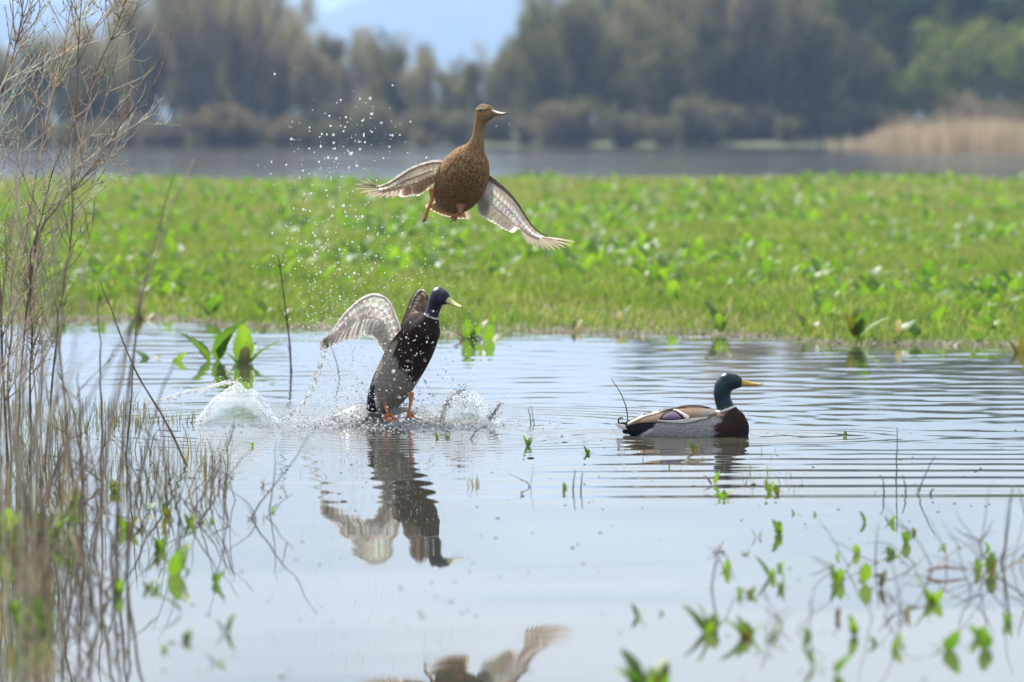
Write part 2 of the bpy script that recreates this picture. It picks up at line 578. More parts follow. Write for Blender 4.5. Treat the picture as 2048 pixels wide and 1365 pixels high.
# ------------------------------------------------------------------ far trees
def make_tree_meshes(seed, height, spread, upright, n_twig, n_leaf, wood, twigc, leafc, leaf_size, base_bare):
    r = random.Random(seed)
    tb = MB()
    tips = []

    def grow(p, d, length, rad, depth):
        pts, rads = [p], [rad]
        n = 5 if depth == 0 else 4
        q, dd = p.copy(), d.copy()
        for i in range(n):
            dd = (dd + Vector((r.uniform(-1, 1), r.uniform(-1, 1), r.uniform(-0.3, 0.8) * upright)) * 0.16).normalized()
            q = q + dd * (length / n)
            pts.append(q.copy()); rads.append(rad * (1 - 0.62 * (i + 1) / n))
        tb.tube(pts, rads, jit(wood, 0.15, r), n=5 if depth < 2 else 3, cap=False)
        if depth >= 1:
            for a in pts[1:]:
                tips.append((a, dd.copy(), length))
        if depth < 2:
            kids = (9 if depth == 0 else 3)
            for k in range(kids):
                t = r.uniform(base_bare if depth == 0 else 0.25, 1.0)
                i = min(int(t * n), n - 1)
                s = pts[i].lerp(pts[i + 1], t * n - i)
                an = r.uniform(0, 6.283)
                out = Vector((math.cos(an), math.sin(an), 0))
                nd = (dd * upright + out * spread * .8 + Vector((0, 0, 0.5 * upright))).normalized()
                grow(s, nd, length * r.uniform(0.22, 0.42) * (1.25 - 0.55 * t), rads[i] * 0.5, depth + 1)

    stems = r.randint(4, 7)
    for k in range(stems):
        an = 6.283 * k / stems + r.uniform(-.5, .5)
        ln = r.uniform(.15, 1.0) * spread * .55
        grow(Vector((math.cos(an) * .35, math.sin(an) * .35, -0.4)), Vector((math.cos(an) * ln, math.sin(an) * ln, 1)).normalized(),
             height * r.uniform(0.72, 0.98), 0.015 * height, 0)
    trunk = tb.mesh('trunk', M['twig'])
    v, f, c = [], [], []
    for k in range(n_twig):
        a, dd, ln = r.choice(tips)
        d = (dd * 0.7 * upright + Vector((r.gauss(0, .35), r.gauss(0, .35), r.gauss(0.6 * upright, .3)))).normalized()
        l = r.uniform(0.6, 2.0) * height / 14
        w = r.uniform(0.025, 0.06)
        s = d.cross(Vector((r.gauss(0, 1), r.gauss(0, 1), r.gauss(0, 1)))).normalized() * w
        st = a + Vector((r.gauss(0, .5), r.gauss(0, .5), r.gauss(0, .4)))
        o = len(v)
        v += [tuple(st - s), tuple(st + s), tuple(st + d * l)]
        f.append((o, o + 1, o + 2)); cc = jit(twigc, 0.25, r); c += [cc] * 3
    for k in range(n_leaf):
        a, dd, ln = r.choice(tips)
        st = a + Vector((r.gauss(0, .55), r.gauss(0, .55), r.gauss(0.1, .5))) * (height / 14)
        e1 = Vector((r.gauss(0, 1), r.gauss(0, 1), r.gauss(0, 1))).normalized()
        e2 = e1.cross(Vector((r.gauss(0, 1), r.gauss(0, 1), r.gauss(0, 1)))).normalized()
        sz = leaf_size * r.uniform(0.6, 1.5)
        o = len(v)
        v += [tuple(st - e1 * sz), tuple(st + e2 * sz * .5), tuple(st + e1 * sz)]
        f.append((o, o + 1, o + 2)); cc = jit(leafc, 0.3, r); c += [cc] * 3
    crown = np_mesh('crown', v, f, c, False, M['bud'])
    return trunk, crown


GREYW, BROWNT = (0.11, 0.095, 0.08), (0.31, 0.255, 0.185)
OLIVE, GREEN, YGREEN, BUDB = (0.30, 0.27, 0.09), (0.22, 0.26, 0.09), (0.29, 0.33, 0.07), (0.25, 0.205, 0.14)
tree_kinds = {
    'bare': [make_tree_meshes(s, 15, 0.5, 1.0, 4800, 800, GREYW, BROWNT, BUDB, 0.14, 0.08) for s in (11, 12, 13)],
    'olive': [make_tree_meshes(s, 13, 0.85, 0.8, 4800, 5200, GREYW, (0.09, 0.08, 0.05), OLIVE, 0.18, 0.06) for s in (21, 22, 23)],
    'green': [make_tree_meshes(s, 14, 0.7, 0.9, 4000, 7500, GREYW, (0.08, 0.08, 0.04), GREEN, 0.19, 0.08) for s in (31, 32)],
    'yellow': [make_tree_meshes(s, 12, 0.9, 0.8, 3000, 12000, GREYW, (0.09, 0.09, 0.04), YGREEN, 0.17, 0.1) for s in (41, 42)],
}
tree_text = {
    'bare': ('bare_tree', 'bare grey tall tree in the far wood beyond the lake'),
    'olive': ('budding_willow', 'rounded olive brown budding willow in the far wood'),
    'green': ('leafing_tree', 'pale green leafing tree in the far wood beyond the lake'),
    'yellow': ('willow_tree', 'yellow green willow beside the tan reed bed'),
}
tree_h = {'bare': 15, 'olive': 13, 'green': 14, 'yellow': 12}


def tree(kind, u, top_v, d, wide=1.0):
    name, label = tree_text[kind]
    rr = random.Random(int(u * 7 + d))
    g = float(terrain_h(0, d))
    x = (u - CX) / F_PX * d
    zt = P(u, top_v - (100 if u > 1350 and top_v < 0 else 0), d).z
    root = empty(name, (x, d, g), label, 'tree', 'trees of the far wood')
    tm, cm = rr.choice(tree_kinds[kind])
    hz = max(v.co.z for v in tm.vertices)
    s = (zt - g) / (hz * 0.97)
    root.scale = (s * wide, s * wide, s)
    root.rotation_euler = (0, 0, rr.uniform(0, 6.28))
    link('trunk', tm, root); link('crown', cm, root)
    return root


for a in [('bare', -60, 40, 352), ('bare', 20, 70, 360), ('olive', 70, 95, 345, 1.2), ('bare', 130, 60, 372), ('olive', 190, 110, 350, 1.2), ('bare', 235, 40, 366),
          ('bare', 300, -70, 348), ('bare', 350, -90, 362), ('bare', 395, -60, 344), ('bare', 440, -100, 358), ('bare', 480, -70, 347), ('bare', 520, -40, 365),
          ('bare', 560, 30, 352), ('bare', 610, 75, 349), ('olive', 660, 80, 362, 1.1), ('bare', 700, 85, 350), ('bare', 750, 70, 366), ('olive', 800, 78, 352, 1.1),
          ('bare', 845, 105, 345), ('olive', 890, 128, 360, 1.2), ('bare', 930, 140, 350), ('olive', 970, 118, 346), ('bare', 1010, 90, 362),
          ('green', 1060, 45, 366, 1.1), ('olive', 1090, 40, 350), ('bare', 1130, -20, 372), ('olive', 1165, 20, 345), ('green', 1200, -50, 368, 1.1),
          ('olive', 1250, 30, 350, 1.1), ('bare', 1290, -40, 362), ('olive', 1330, 60, 342, 1.1), ('green', 1375, -40, 370, 1.1), ('bare', 1420, -30, 348),
          ('olive', 1440, 40, 344, 0.9), ('bare', 1490, -80, 352, 1.1), ('bare', 1530, -90, 346, 1.1), ('olive', 1580, 30, 356), ('olive', 1640, 40, 342, 1.25),
          ('green', 1700, -90, 375, 1.2), ('green', 1760, -60, 362, 1.2), ('olive', 1720, 70, 350, 1.1), ('green', 1830, -110, 376, 1.3), ('yellow', 1800, 110, 352, 1.1),
          ('yellow', 1880, 60, 356, 1.2), ('green', 1920, -120, 380, 1.3), ('yellow', 1960, 50, 350, 1.2), ('green', 2010, -60, 368, 1.2), ('yellow', 2060, 70, 352, 1.2),
          ('green', 2130, -60, 362, 1.3), ('bare', -160, 30, 360), ('bare', -260, 0, 352), ('green', 2230, -40, 366, 1.3), ('yellow', 2300, 40, 356, 1.2),
          *[('bare', u, t, 392 + 9 * (k % 3), 1.15) for k, (u, t) in enumerate([(170, 90), (265, 60), (375, -20), (465, -10), (545, 40), (635, 95), (1050, 70), (1130, 20), (1220, -10), (1310, -30), (1400, -20), (1460, -30), (1560, -40), (1660, -60)])]]:
    tree(*a)


# thicket along the far shore
def make_shrub(seed, twigc, leafc):
    r = random.Random(seed)
    sb = MB()
    v, f, c = [], [], []
    for k in range(16):
        an, lean = r.uniform(0, 6.28), r.uniform(0.1, 0.9)
        p = Vector((r.uniform(-.5, .5), r.uniform(-.5, .5), -0.1))
        pts = [p]
        d = Vector((math.cos(an) * lean, math.sin(an) * lean, 1)).normalized()
        for i in range(4):
            d = (d + Vector((r.gauss(0, .15), r.gauss(0, .15), r.gauss(0, .1)))).normalized()
            pts.append(pts[-1] + d * r.uniform(.6, 1.0))
        sb.tube(pts, [.04, .035, .028, .02, .01], jit(twigc, .2, r), n=3, cap=False)
        for j in range(160):
            i = r.randrange(1, 5)
            a = pts[i] + Vector((r.gauss(0, .3), r.gauss(0, .3), r.gauss(0, .3)))
            dd = Vector((r.gauss(0, .6), r.gauss(0, .6), r.gauss(.5, .5))).normalized()
            s = dd.cross(Vector((r.gauss(0, 1), r.gauss(0, 1), r.gauss(0, 1)))).normalized() * r.uniform(.02, .07)
            o = len(v)
            v += [tuple(a - s), tuple(a + s), tuple(a + dd * r.uniform(.2, .8))]
            f.append((o, o + 1, o + 2)); c += [jit(leafc if r.random() < .6 else twigc, .3, r)] * 3
    return sb.mesh('stems', M['twig']), np_mesh('foliage', v, f, c, False, M['bud'])


shrubs = [make_shrub(51, (0.16, 0.135, 0.105), (0.16, 0.14, 0.10)), make_shrub(52, (0.17, 0.14, 0.105), (0.19, 0.175, 0.09)),
          make_shrub(53, (0.18, 0.14, 0.105), (0.21, 0.155, 0.105))]
rs = random.Random(5)
for k in range(78):
    u = -120 + k * 30 + rs.uniform(-14, 14)
    d = rs.uniform(331, 343)
    sm, fm = shrubs[rs.randrange(3)]
    root = empty('shore_shrub', ((u - CX) / F_PX * d, d, float(terrain_h((u - CX) / F_PX * d, d)) - 0.05),
                 'low dull brown shrub in the thicket along the far shore', 'shrub', 'thicket along the far shore')
    s = rs.choice([.35, .45, .55, .65, .85])
    root.scale = (s * 1.15, s * 1.15, s); root.rotation_euler = (0, 0, rs.uniform(0, 6.28))
    link('stems', sm, root); link('foliage', fm, root)


# ------------------------------------------------------------------ blades, built in bulk
def blades(name, pos, height, width, cols, lean, mat, seed=1, segs=2):
    """one upright tapering blade at every position"""
    r = np.random.default_rng(seed)
    n = len(pos)
    an = r.uniform(0, 2 * np.pi, n)
    wv = np.stack([np.cos(an), np.sin(an), np.zeros(n)], -1) * (width * 0.5)[:, None]
    ln = r.uniform(0, 2 * np.pi, n)
    lv = np.stack([np.cos(ln), np.sin(ln), np.zeros(n)], -1) * (lean * height)[:, None]
    up = np.zeros((n, 3)); up[:, 2] = height
    b0, b1 = pos - wv, pos + wv
    m = pos + up * 0.58 + lv * 0.3
    m0, m1 = m - wv * 0.8, m + wv * 0.8
    t = pos + up * 0.96 + lv
    v = np.stack([b0, b1, m0, m1, t], 1).reshape(-1, 3)
    i = (np.arange(n) * 5)[:, None]
    f = np.concatenate([i + np.array([[0, 1, 3]]), i + np.array([[0, 3, 2]]), i + np.array([[2, 3, 4]])], 0)
    c = np.repeat(cols, 5, axis=0)
    return np_mesh(name, v, f, c, True, mat)


# reed bed on the far right shore
n = 6500
ux = rng.uniform(1600, 2400, n)
dr = 268 + 55 * rng.random(n) ** 1.3
ok = ux > 1740 + 30 * np.sin(dr * 0.3) + rng.normal(0, 45, n)
ux, dr = ux[ok], dr[ok]
n = len(ux)
pos = np.stack([(ux - CX) / F_PX * dr, dr, np.full(n, -0.1)], -1)
hgt = (1.5 + 0.2 * np.sin(ux * 0.02) + rng.normal(0, 0.36, n)) * np.clip((ux - 1640) / 150, 0.45, 1)
cols = np.array([0.54, 0.42, 0.27])[None] * rng.uniform(0.7, 1.2, (n, 1))
tag(link('reed_bed', blades('reed_bed', pos, hgt, rng.uniform(0.04, 0.10, n), cols, rng.uniform(0, .15, n), M['reed'], 2)),
    'bed of dry tan reeds standing on the far shore', 'reeds', kind='stuff')


# ------------------------------------------------------------------ meadow grass
def meadow_points(n, seed, dmin=28, dmax=107, margin=0.128):
    r = np.random.default_rng(seed)
    # even cover of the ground, thinner farther off where blades stand behind each other
    t = r.random(n)
    d = dmin * (dmax / dmin) ** (t ** 0.92)
    x = r.uniform(-1, 1, n) * (margin * d + 0.6)
    ok = (d > edge_y(x) - 0.15 - 0.9 * r.random(n) ** 3) & (d < far_edge_y(x) + 0.5)
    return x[ok], d[ok]


x, d = meadow_points(330000, 4)
n = len(x)
edge_f = np.clip((d - edge_y(x)) / 3.0, 0, 1)
hz = terrain_h(x, d)
pn = np.sin(x * 1.9 + 0.7 * np.sin(d * 0.8)) * np.sin(d * 0.55 + 0.9 * np.sin(x * 1.1))
hgt = (0.05 + 0.075 * rng.random(n)) * (0.65 + 0.35 * edge_f) * (1 + 0.25 * pn) * (1 + 0.006 * (d - 30))
wid = 0.005 + 0.00016 * d
mixd = np.clip(0.10 + 0.34 * smooth(38, 90, d) * 1.1 + 0.18 * (pn < -0.25) + 0.1 * rng.normal(0, 1, n), 0, 1)[:, None]
isdry = rng.random((n, 1)) < mixd
green = np.array([0.165, 0.26, 0.045])[None] * rng.uniform(0.7, 1.25, (n, 1)) + np.array([0.03, 0.0, 0.0]) * rng.random((n, 1))
dryc = np.array([0.36, 0.31, 0.17])[None] * rng.uniform(0.7, 1.2, (n, 1))
cols = np.where(isdry, dryc, green)
tag(link('meadow_grass', blades('meadow_grass', np.stack([x, d, hz - 0.01], -1), hgt, wid, cols, rng.uniform(0.1, 0.8, n), M['grass'], 3)),
    'short green and straw coloured grass of the flooded meadow', 'grass', kind='stuff')


# ------------------------------------------------------------------ dock plants
def leaf_mesh(seed, length, width, c_base, c_tip, curl=0.25, wavy=0.12, rows=7):
    r = random.Random(seed)
    b = MB()
    rws, cls = [], []
    for i in range(rows + 1):
        t = i / rows
        prof = max(0.06, (math.sin(math.pi * min(1, t * 0.93 + 0.04) ** 0.95)) ** 0.55) if t > 0.16 else 0.05 + 0.35 * t
        if i == rows: prof = 0.22
        w = width * 0.5 * prof * (1 + r.uniform(-wavy, wavy))
        zc = length * t * (1 - 0.35 * curl * t)
        yc = length * curl * t * t
        row, crow = [], []
        for j, sx in enumerate((-1, 0, 1)):
            fold = 0.22 * w * (abs(sx)) + r.uniform(-1, 1) * wavy * 0.25 * w * abs(sx)
            row.append((sx * w, yc - fold, zc))
            cc = tuple(a + (e - a) * t for a, e in zip(c_base, c_tip))
            crow.append(tuple(x * (1.25 if j == 1 else 1.0) for x in cc))
        rws.append(row); cls.append(crow)
    b.grid(rws, cls)
    return b.mesh('leaf', M['leaf'])


G1, G2, G3 = (0.10, 0.195, 0.026), (0.05, 0.105, 0.022), (0.155, 0.25, 0.032)
leafs = [leaf_mesh(1, 0.22, 0.085, G1, G3), leaf_mesh(2, 0.20, 0.095, G2, G1, 0.35, .2), leaf_mesh(3, 0.18, 0.07, G3, G1, 0.15, 0.25),
         leaf_mesh(4, 0.24, 0.065, G1, G2, 0.5), leaf_mesh(5, 0.15, 0.065, G2, G3, 0.3)]
red_leafs = [leaf_mesh(6, 0.20, 0.06, (0.10, 0.08, 0.022), (0.12, 0.125, 0.025), 0.2), leaf_mesh(7, 0.16, 0.05, (0.12, 0.06, 0.03), (0.11, 0.10, 0.02), 0.2)]
pale_leafs = [leaf_mesh(8, 0.17, 0.06, (0.16, 0.13, 0.10), (0.27, 0.24, 0.21), 0.3, 0.25)]


def leaf_layout(seed, nl, tilt, red=0.0, pale=0.0):
    r = random.Random(seed)
    out = []
    for k in range(nl):
        q = r.random()
        me = r.choice(red_leafs) if q < red else (pale_leafs[0] if q < red + pale else r.choice(leafs))
        an = 2.4 * k + r.uniform(-.4, .4)
        ti = abs(r.gauss(tilt, 0.2))
        s = r.uniform(0.65, 1.15)
        m = Matrix.Rotation(an, 4, 'Z') @ Matrix.Translation((0, 0.012, 0)) @ Matrix.Rotation(-ti, 4, 'X') @ Matrix.Diagonal((s, s, s, 1))
        out.append((me, m))
    return out


layouts = [leaf_layout(60 + i, 5 + i % 4, 0.5 + 0.1 * (i % 3)) for i in range(7)]


def joined_layout(lay, name):
    b = MB()
    for me, m in lay:
        cols = np.empty(len(me.vertices) * 4, dtype=np.float32)
        me.color_attributes['Col'].data.foreach_get('color', cols)
        b.add([m @ v.co for v in me.vertices], [tuple(p.vertices) for p in me.polygons], [tuple(c) for c in cols.reshape(-1, 4)])
    return b.mesh(name, M['leaf'])


joined = [joined_layout(l, 'dock_plant') for l in layouts]


def dock(loc, lay, s, rz, label, group, cat='plant', name='dock_plant'):
    root = empty(name, loc, label, cat, group)
    root.rotation_euler = (0, 0, rz); root.scale = (s, s, s)
    for me, m in lay:
        c = link('leaf', me, root)
        c.matrix_local = m
    return root


r = np.random.default_rng(9)
cand = []
while len(cand) < 4200:
    xx, dd = meadow_points(400, int(r.integers(1e9)), 29, 106, 0.118)
    den = 0.5 + 0.5 * np.sin(xx * 0.9 + 1.3 * np.sin(dd * 0.21) + 0.5) * np.sin(dd * 0.33 + 0.8 * np.sin(xx * 0.6))
    e = dd - edge_y(xx)
    den = den ** 1.6 * np.clip(e / 5, 0.08, 1)
    keep = r.random(len(xx)) < den
    cand += list(zip(xx[keep], dd[keep]))
cand.sort(key=lambda q: q[1])
far_v, far_f, far_c = [], [], []
MD = 'green broad leaved dock plant growing in the meadow grass'
rp = random.Random(17)
jd = []
for me in joined:
    v = np.array([tuple(q.co) for q in me.vertices]); f = np.array([tuple(p.vertices) for p in me.polygons])
    c = np.empty(len(v) * 4, dtype=np.float32); me.color_attributes['Col'].data.foreach_get('color', c)
    jd.append((v, f, c.reshape(-1, 4)[:, :3]))
fo = 0
n_ind = 0
for (xx, dd) in cand:
    s = rp.uniform(0.42, 1.0) * (1 + 0.0065 * (dd - 30))
    z = float(terrain_h(xx, dd)) - 0.01
    k = rp.randrange(7)
    rz = rp.uniform(0, 6.28)
    inview = abs(xx) < 0.1 * dd + 0.15
    if inview and n_ind < 300:
        n_ind += 1
        if n_ind <= 150:
            dock((xx, dd, z), layouts[k], s, rz, MD, 'dock plants in the meadow')
        else:
            o = tag(link('dock_plant', joined[k]), MD, 'plant', 'dock plants in the meadow')
            o.location = (xx, dd, z); o.scale = (s, s, s); o.rotation_euler = (0, 0, rz)
    else:
        v, f, c = jd[k]
        cs, sn = math.cos(rz), math.sin(rz)
        v2 = np.stack([v[:, 0] * cs - v[:, 1] * sn, v[:, 0] * sn + v[:, 1] * cs, v[:, 2]], -1) * s + np.array([xx, dd, z])
        far_v.append(v2); far_f.append(f + fo); far_c.append(c * rp.uniform(0.85, 1.15)); fo += len(v)
tag(link('far_dock_plants', np_mesh('far_dock_plants', np.concatenate(far_v), np.concatenate(far_f), np.concatenate(far_c), True, M['leaf'])),
    'mass of dock leaves spread over the farther meadow', 'plants', kind='stuff')

# single plants along the water's edge and in the shallows: (u, v of the foot, scale, leaves, red, pale, tilt, label)
shore = [
    (430, 722, 1.6, 5, 0, 0, .16, 'two tall green dock leaves rising from the shallows beside a broken clump'),
    (487, 728, 1.35, 6, 0, .1, .28, 'green dock clump with one pale leaf in the shallows beside the thin dark twig'),
    (300, 718, .8, 3, 0, 0, .5, 'small green dock sprig leaning over open water beside the dry stalks'),
    (345, 722, .75, 4, .15, 0, .55, 'green dock sprig with a bent reddish stem in open water'),
    (285, 640, .9, 5, .3, 0, .5, 'dock plant with brown leaf at the meadow edge behind the dry stalks'),
    (420, 636, 1.1, 5, 0, .1, .4, 'bushy green dock plant at the meadow edge behind the take-off splash'),
    (560, 642, .8, 4, .2, .1, .5, 'dock plant at the meadow edge by the foot of the thin dark twig'),
    (940, 678, 1.35, 6, .5, .15, .45, 'reddish and green dock clump at the water edge beside the rising drake'),
    (975, 680, 1.0, 5, .2, .5, .6, 'dock clump with withered pale leaves beside the reddish clump'),
    (1238, 655, .9, 3, 0, .8, .5, 'withered white dock leaf standing at the meadow edge'),
    (1375, 676, .6, 3, .1, .6, .4, 'small withered stump of dock standing in the shallows'),
    (1440, 665, 1.1, 5, .55, 0, .4, 'orange and green dock plant at the water edge above the swimming drake'),
    (1478, 690, .5, 2, .3, 0, .3, 'tiny green dock shoot standing in the shallows'),
    (1622, 672, .9, 4, .2, .1, .45, 'leaning dock plant at the water edge beside the large orange clump'),
    (1712, 684, 1.2, 7, .55, .1, .38, 'large dock clump with orange leaves at the water edge'),
    (1795, 680, .95, 4, .2, .35, .3, 'dock plant with a dull purple leaf beside the large orange clump'),
    (1830, 684, .8, 3, .1, .1, .4, 'upright green dock shoot at the water edge right of the purple leaf'),
    (1960, 688, .7, 3, .3, 0, .5, 'low yellowing dock plant at the water edge'),
    (2040, 706, 1.0, 4, .5, 0, .3, 'orange tinged dock shoot standing in open shallow water'),
    (1670, 696, .5, 3, .4, 0, .5, 'small brown dock stub in water before the large orange clump'),
    (1150, 662, .7, 4, .1, .2, .5, 'little dock plant at the meadow edge between pale leaves'),
]
for i, (u, v, s, nl, red, pale, tilt, lab) in enumerate(shore):
    p = W(u, v)
    z = min(0.0, float(terrain_h(p.x, p.y))) if float(terrain_h(p.x, p.y)) < 0 else float(terrain_h(p.x, p.y))
    dock((p.x, p.y, max(z, -0.04)), leaf_layout(200 + i, nl, tilt, red, pale), s * .85, rp.uniform(0, 6.28), lab, 'dock plants along the water edge')

# straw litter washed up along the meadow edge
n = 2600
xe = rng.uniform(-4.2, 4.2, n)
ye = edge_y(xe) + rng.normal(-0.25, 0.22, n)
cols = np.array([0.5, 0.45, 0.35])[None] * rng.uniform(0.5, 1.2, (n, 1))
tag(link('edge_litter', blades('edge_litter', np.stack([xe, ye, np.full(n, 0.0)], -1), rng.uniform(.006, .03, n), rng.uniform(.006, .02, n), cols,
    rng.uniform(0.5, 2.5, n), M['reed'], 8)), 'pale straw litter washed up along the meadow edge', 'litter', kind='stuff')

# ------------------------------------------------------------------ ducks
def remesh(b, voxel, iters):
    me = b.mesh('tmp')
    o = bpy.data.objects.new('tmp', me)
    COL.objects.link(o)
    m = o.modifiers.new('r', 'REMESH'); m.mode = 'VOXEL'; m.voxel_size = voxel; m.use_smooth_shade = True
    s = o.modifiers.new('s', 'SMOOTH'); s.factor = 0.5; s.iterations = iters
    dg = bpy.context.evaluated_depsgraph_get()
    out = bpy.data.meshes.new_from_object(o.evaluated_get(dg))
    bpy.data.objects.remove(o)
    for a in list(out.color_attributes): out.color_attributes.remove(a)
    return out


TORSO = [(-.262, .046, .030, .016), (-.23, .056, .004, .045), (-.18, .074, -.022, .066), (-.10, .094, -.046, .088), (0, .107, -.06, .099), (.07, .105, -.062, .099),
         (.12, .100, -.058, .092), (.17, .098, -.048, .078), (.21, .086, -.03, .056), (.232, .062, -.01, .03), (.240, .04, .012, .012)]


def torso_shape(b, st=TORSO, n=44, seg=28):
    st = np.array(st)
    c = crom([(a[0], a[1], a[2]) for a in st], n)
    w = np.interp(c[:, 0], st[:, 0], st[:, 3])
    rows = []
    for i in range(n):
        x, zt, zb = c[i]
        zm, h = (zt + zb) / 2, (zt - zb) / 2
        row = []
        for k in range(seg):
            a = 2 * math.pi * k / seg
            ca, sa = math.cos(a), math.sin(a)
            row.append((x, w[i] * math.copysign(abs(ca) ** 0.9, ca), zm + h * math.copysign(abs(sa) ** 0.95, sa)))
        rows.append(row)
    v = [p for r_ in rows for p in r_]
    f = []
    for i in range(n - 1):
        for k in range(seg):
            k2 = (k + 1) % seg
            f.append((i * seg + k, (i + 1) * seg + k, (i + 1) * seg + k2, i * seg + k2))
    f.append(tuple(range(seg))); f.append(tuple((n - 1) * seg + k for k in range(seg - 1, -1, -1)))
    b.add(v, f, (1, 1, 1))


HEAD = [(0, 0, .0372), (.028, .001, .0300), (.043, -.003, .0215)]
BILL = [(.040, .0160, -.0185, .0125), (.056, .0115, -.0175, .0130), (.078, .0035, -.0165, .0122), (.100, -.0020, -.0155, .0135),
        (.120, -.0050, -.0142, .0145), (.133, -.0075, -.0125, .0115), (.1385, -.0092, -.0112, .005)]


class Duck:
    slant, flank, torso, extra = 0.0, (.34, .335, .335), TORSO, ()
    ring_w = .045
    def __init__(s, name, loc, pose, neck, head_m, label, group, hen=False, breast_x=.11):
        """pose: 4x4 local -> world; neck: [(x,y,z,r)] local, ends at the head centre; head_m: 4x4 head -> local"""
        s.pose, s.hen = pose, hen
        s.root = empty(name, loc, label, 'duck', group)
        b = MB()
        torso_shape(b, s.torso)
        b.ball((.155, 0, .025), .078, sc=(1.0, .98, 1.0), seg=20, rings=14)
        for q, r_ in s.extra: b.ball(q, r_, seg=20, rings=14)
        chain = []
        for i in range(len(neck) - 1):
            a, c = np.array(neck[i]), np.array(neck[i + 1])
            for t in np.linspace(0, 1, 9, endpoint=False):
                chain.append(a + (c - a) * t)
        chain.append(np.array(neck[-1]))
        for q in chain:
            b.ball(q[:3], q[3], seg=16, rings=10)
        hc = []
        for i in range(2):
            for t in np.linspace(0, 1, 7):
                a, c = np.array(HEAD[i]), np.array(HEAD[i + 1])
                hc.append(a + (c - a) * t)
        for x_, z_, r_ in hc:
            b.ball(head_m @ Vector((x_, 0, z_)), r_, sc=(1, .8, 1), seg=18, rings=12, mat=head_m.to_3x3())
        me = remesh(b, .0042, 5)
        nv = len(me.vertices)
        co = np.empty(nv * 3, dtype=np.float32); me.vertices.foreach_get('co', co); co = co.reshape(-1, 3)
        s.local_bvh = BVHTree.FromPolygons([tuple(c) for c in co], [tuple(p.vertices) for p in me.polygons])
        # where along the neck each point lies
        ch = np.array(chain); cp, cr = ch[:, :3], ch[:, 3]
        dn = np.linalg.norm(co[:, None, :] - cp[None], axis=2) / cr[None]
        idx = np.argmin(dn, 1)
        par = idx / (len(chain) - 1)
        hl = np.array([tuple(head_m.inverted() @ Vector(c)) for c in co])
        near_head = (np.linalg.norm(hl - np.array([.012, 0, 0]), axis=1) < .060)
        on_neck = (np.min(dn, 1) < 1.35) & (par > 0.02)
        s.info = (co, par, near_head, on_neck, hl, breast_x)
        cols, mott, gloss = (s.hen_cols if hen else s.drake_cols)()
        # world shape
        mw = np.array(pose)
        wc = co @ mw[:3, :3].T + mw[:3, 3] - np.array(loc)
        me.vertices.foreach_set('co', wc.astype(np.float32).ravel())
        set_cols(me, cols)
        at = me.attributes.new('Mott', 'FLOAT', 'POINT'); at.data.foreach_set('value', mott.astype(np.float32))
        me.materials.clear()
        me.materials.append(M['mottled'] if hen else M['plumage'])
        if not hen:
            me.materials.append(M['gloss'])
            mi = [1 if sum(gloss[v] for v in p.vertices) >= 2 else 0 for p in me.polygons]
            me.polygons.foreach_set('material_index', mi)
        me.polygons.foreach_set('use_smooth', [True] * len(me.polygons))
        me.update()
        s.body = link('body', me, s.root)
        s.head_bits(head_m)

    def Wd(s, p):
        return s.pose @ Vector(p)

    def drake_cols(s):
        co, par, near_head, on_neck, hl, bx = s.info
        n = len(co)
        x, y, z = co.T
        wob = 0.012 * np.sin(y * 60 + z * 45) + 0.008 * np.sin(z * 130 + y * 40) + 0.005 * np.sin(z * 290 - y * 210) + rng.normal(0, .005, n)
        c = np.tile(np.array(s.flank), (n, 1))                       # grey flanks
        ver = 0.9 + 0.1 * np.sin(x * 900 + 5 * np.sin(z * 210))
        c *= ver[:, None]
        back = smooth(.080, .098, z + wob)[:, None]
        c = c * (1 - back) + np.array([.17, .125, .09]) * back                   # brown back
        br = smooth(bx - .012, bx + .012, x + wob - s.slant * z)[:, None]
        c = c * (1 - br) + np.array([.036, .017, .013]) * br                    # chestnut breast
        fr = smooth(bx + .05, bx + .11, x)[:, None]
        c = c * (1 - .55 * fr) + np.array([.016, .011, .010]) * .55 * fr
        gb = (smooth(.078, .09, z + wob) * (1 - smooth(bx + .03, bx + .045, x + wob)))[:, None]
        c = c * (1 - gb) + np.array([.2, .16, .125]) * gb
        st = smooth(-.006, .006, -.115 - (.055 - z) * 1.5 - x + wob * .4)[:, None]
        c = c * (1 - st) + np.array([.012, .013, .018]) * st                    # black stern
        wh = (smooth(-.035, -.012, -.118 - (.055 - z) * 1.5 - x) * (1 - smooth(-.006, .0, -.118 - (.055 - z) * 1.5 - x)) * (z < .03))[:, None]
        c = c * (1 - .8 * wh) + np.array([.62, .6, .57]) * .8 * wh
        ringp = s.ring if hasattr(s, 'ring') else .30
        hd = (near_head | (on_neck & (par > ringp + s.ring_w)))
        ring = on_neck & (par > ringp - .01) & (par <= ringp + s.ring_w) & ~near_head
        gl = hd.astype(int)
        hue = np.clip(.5 + .5 * np.sin(hl[:, 0] * 55 + hl[:, 2] * 70 + .6), 0, 1)[:, None]
        g1, g2 = np.array(s.head_a if hasattr(s, 'head_a') else (.006, .060, .040)), np.array(s.head_b if hasattr(s, 'head_b') else (.012, .022, .075))
        hc = g1 * (1 - hue) + g2 * hue
        c = np.where(hd[:, None], hc, c)
        c = np.where(ring[:, None], np.array([.75, .74, .72]), c)
        return c, np.where(ring, .2, 1.0), gl

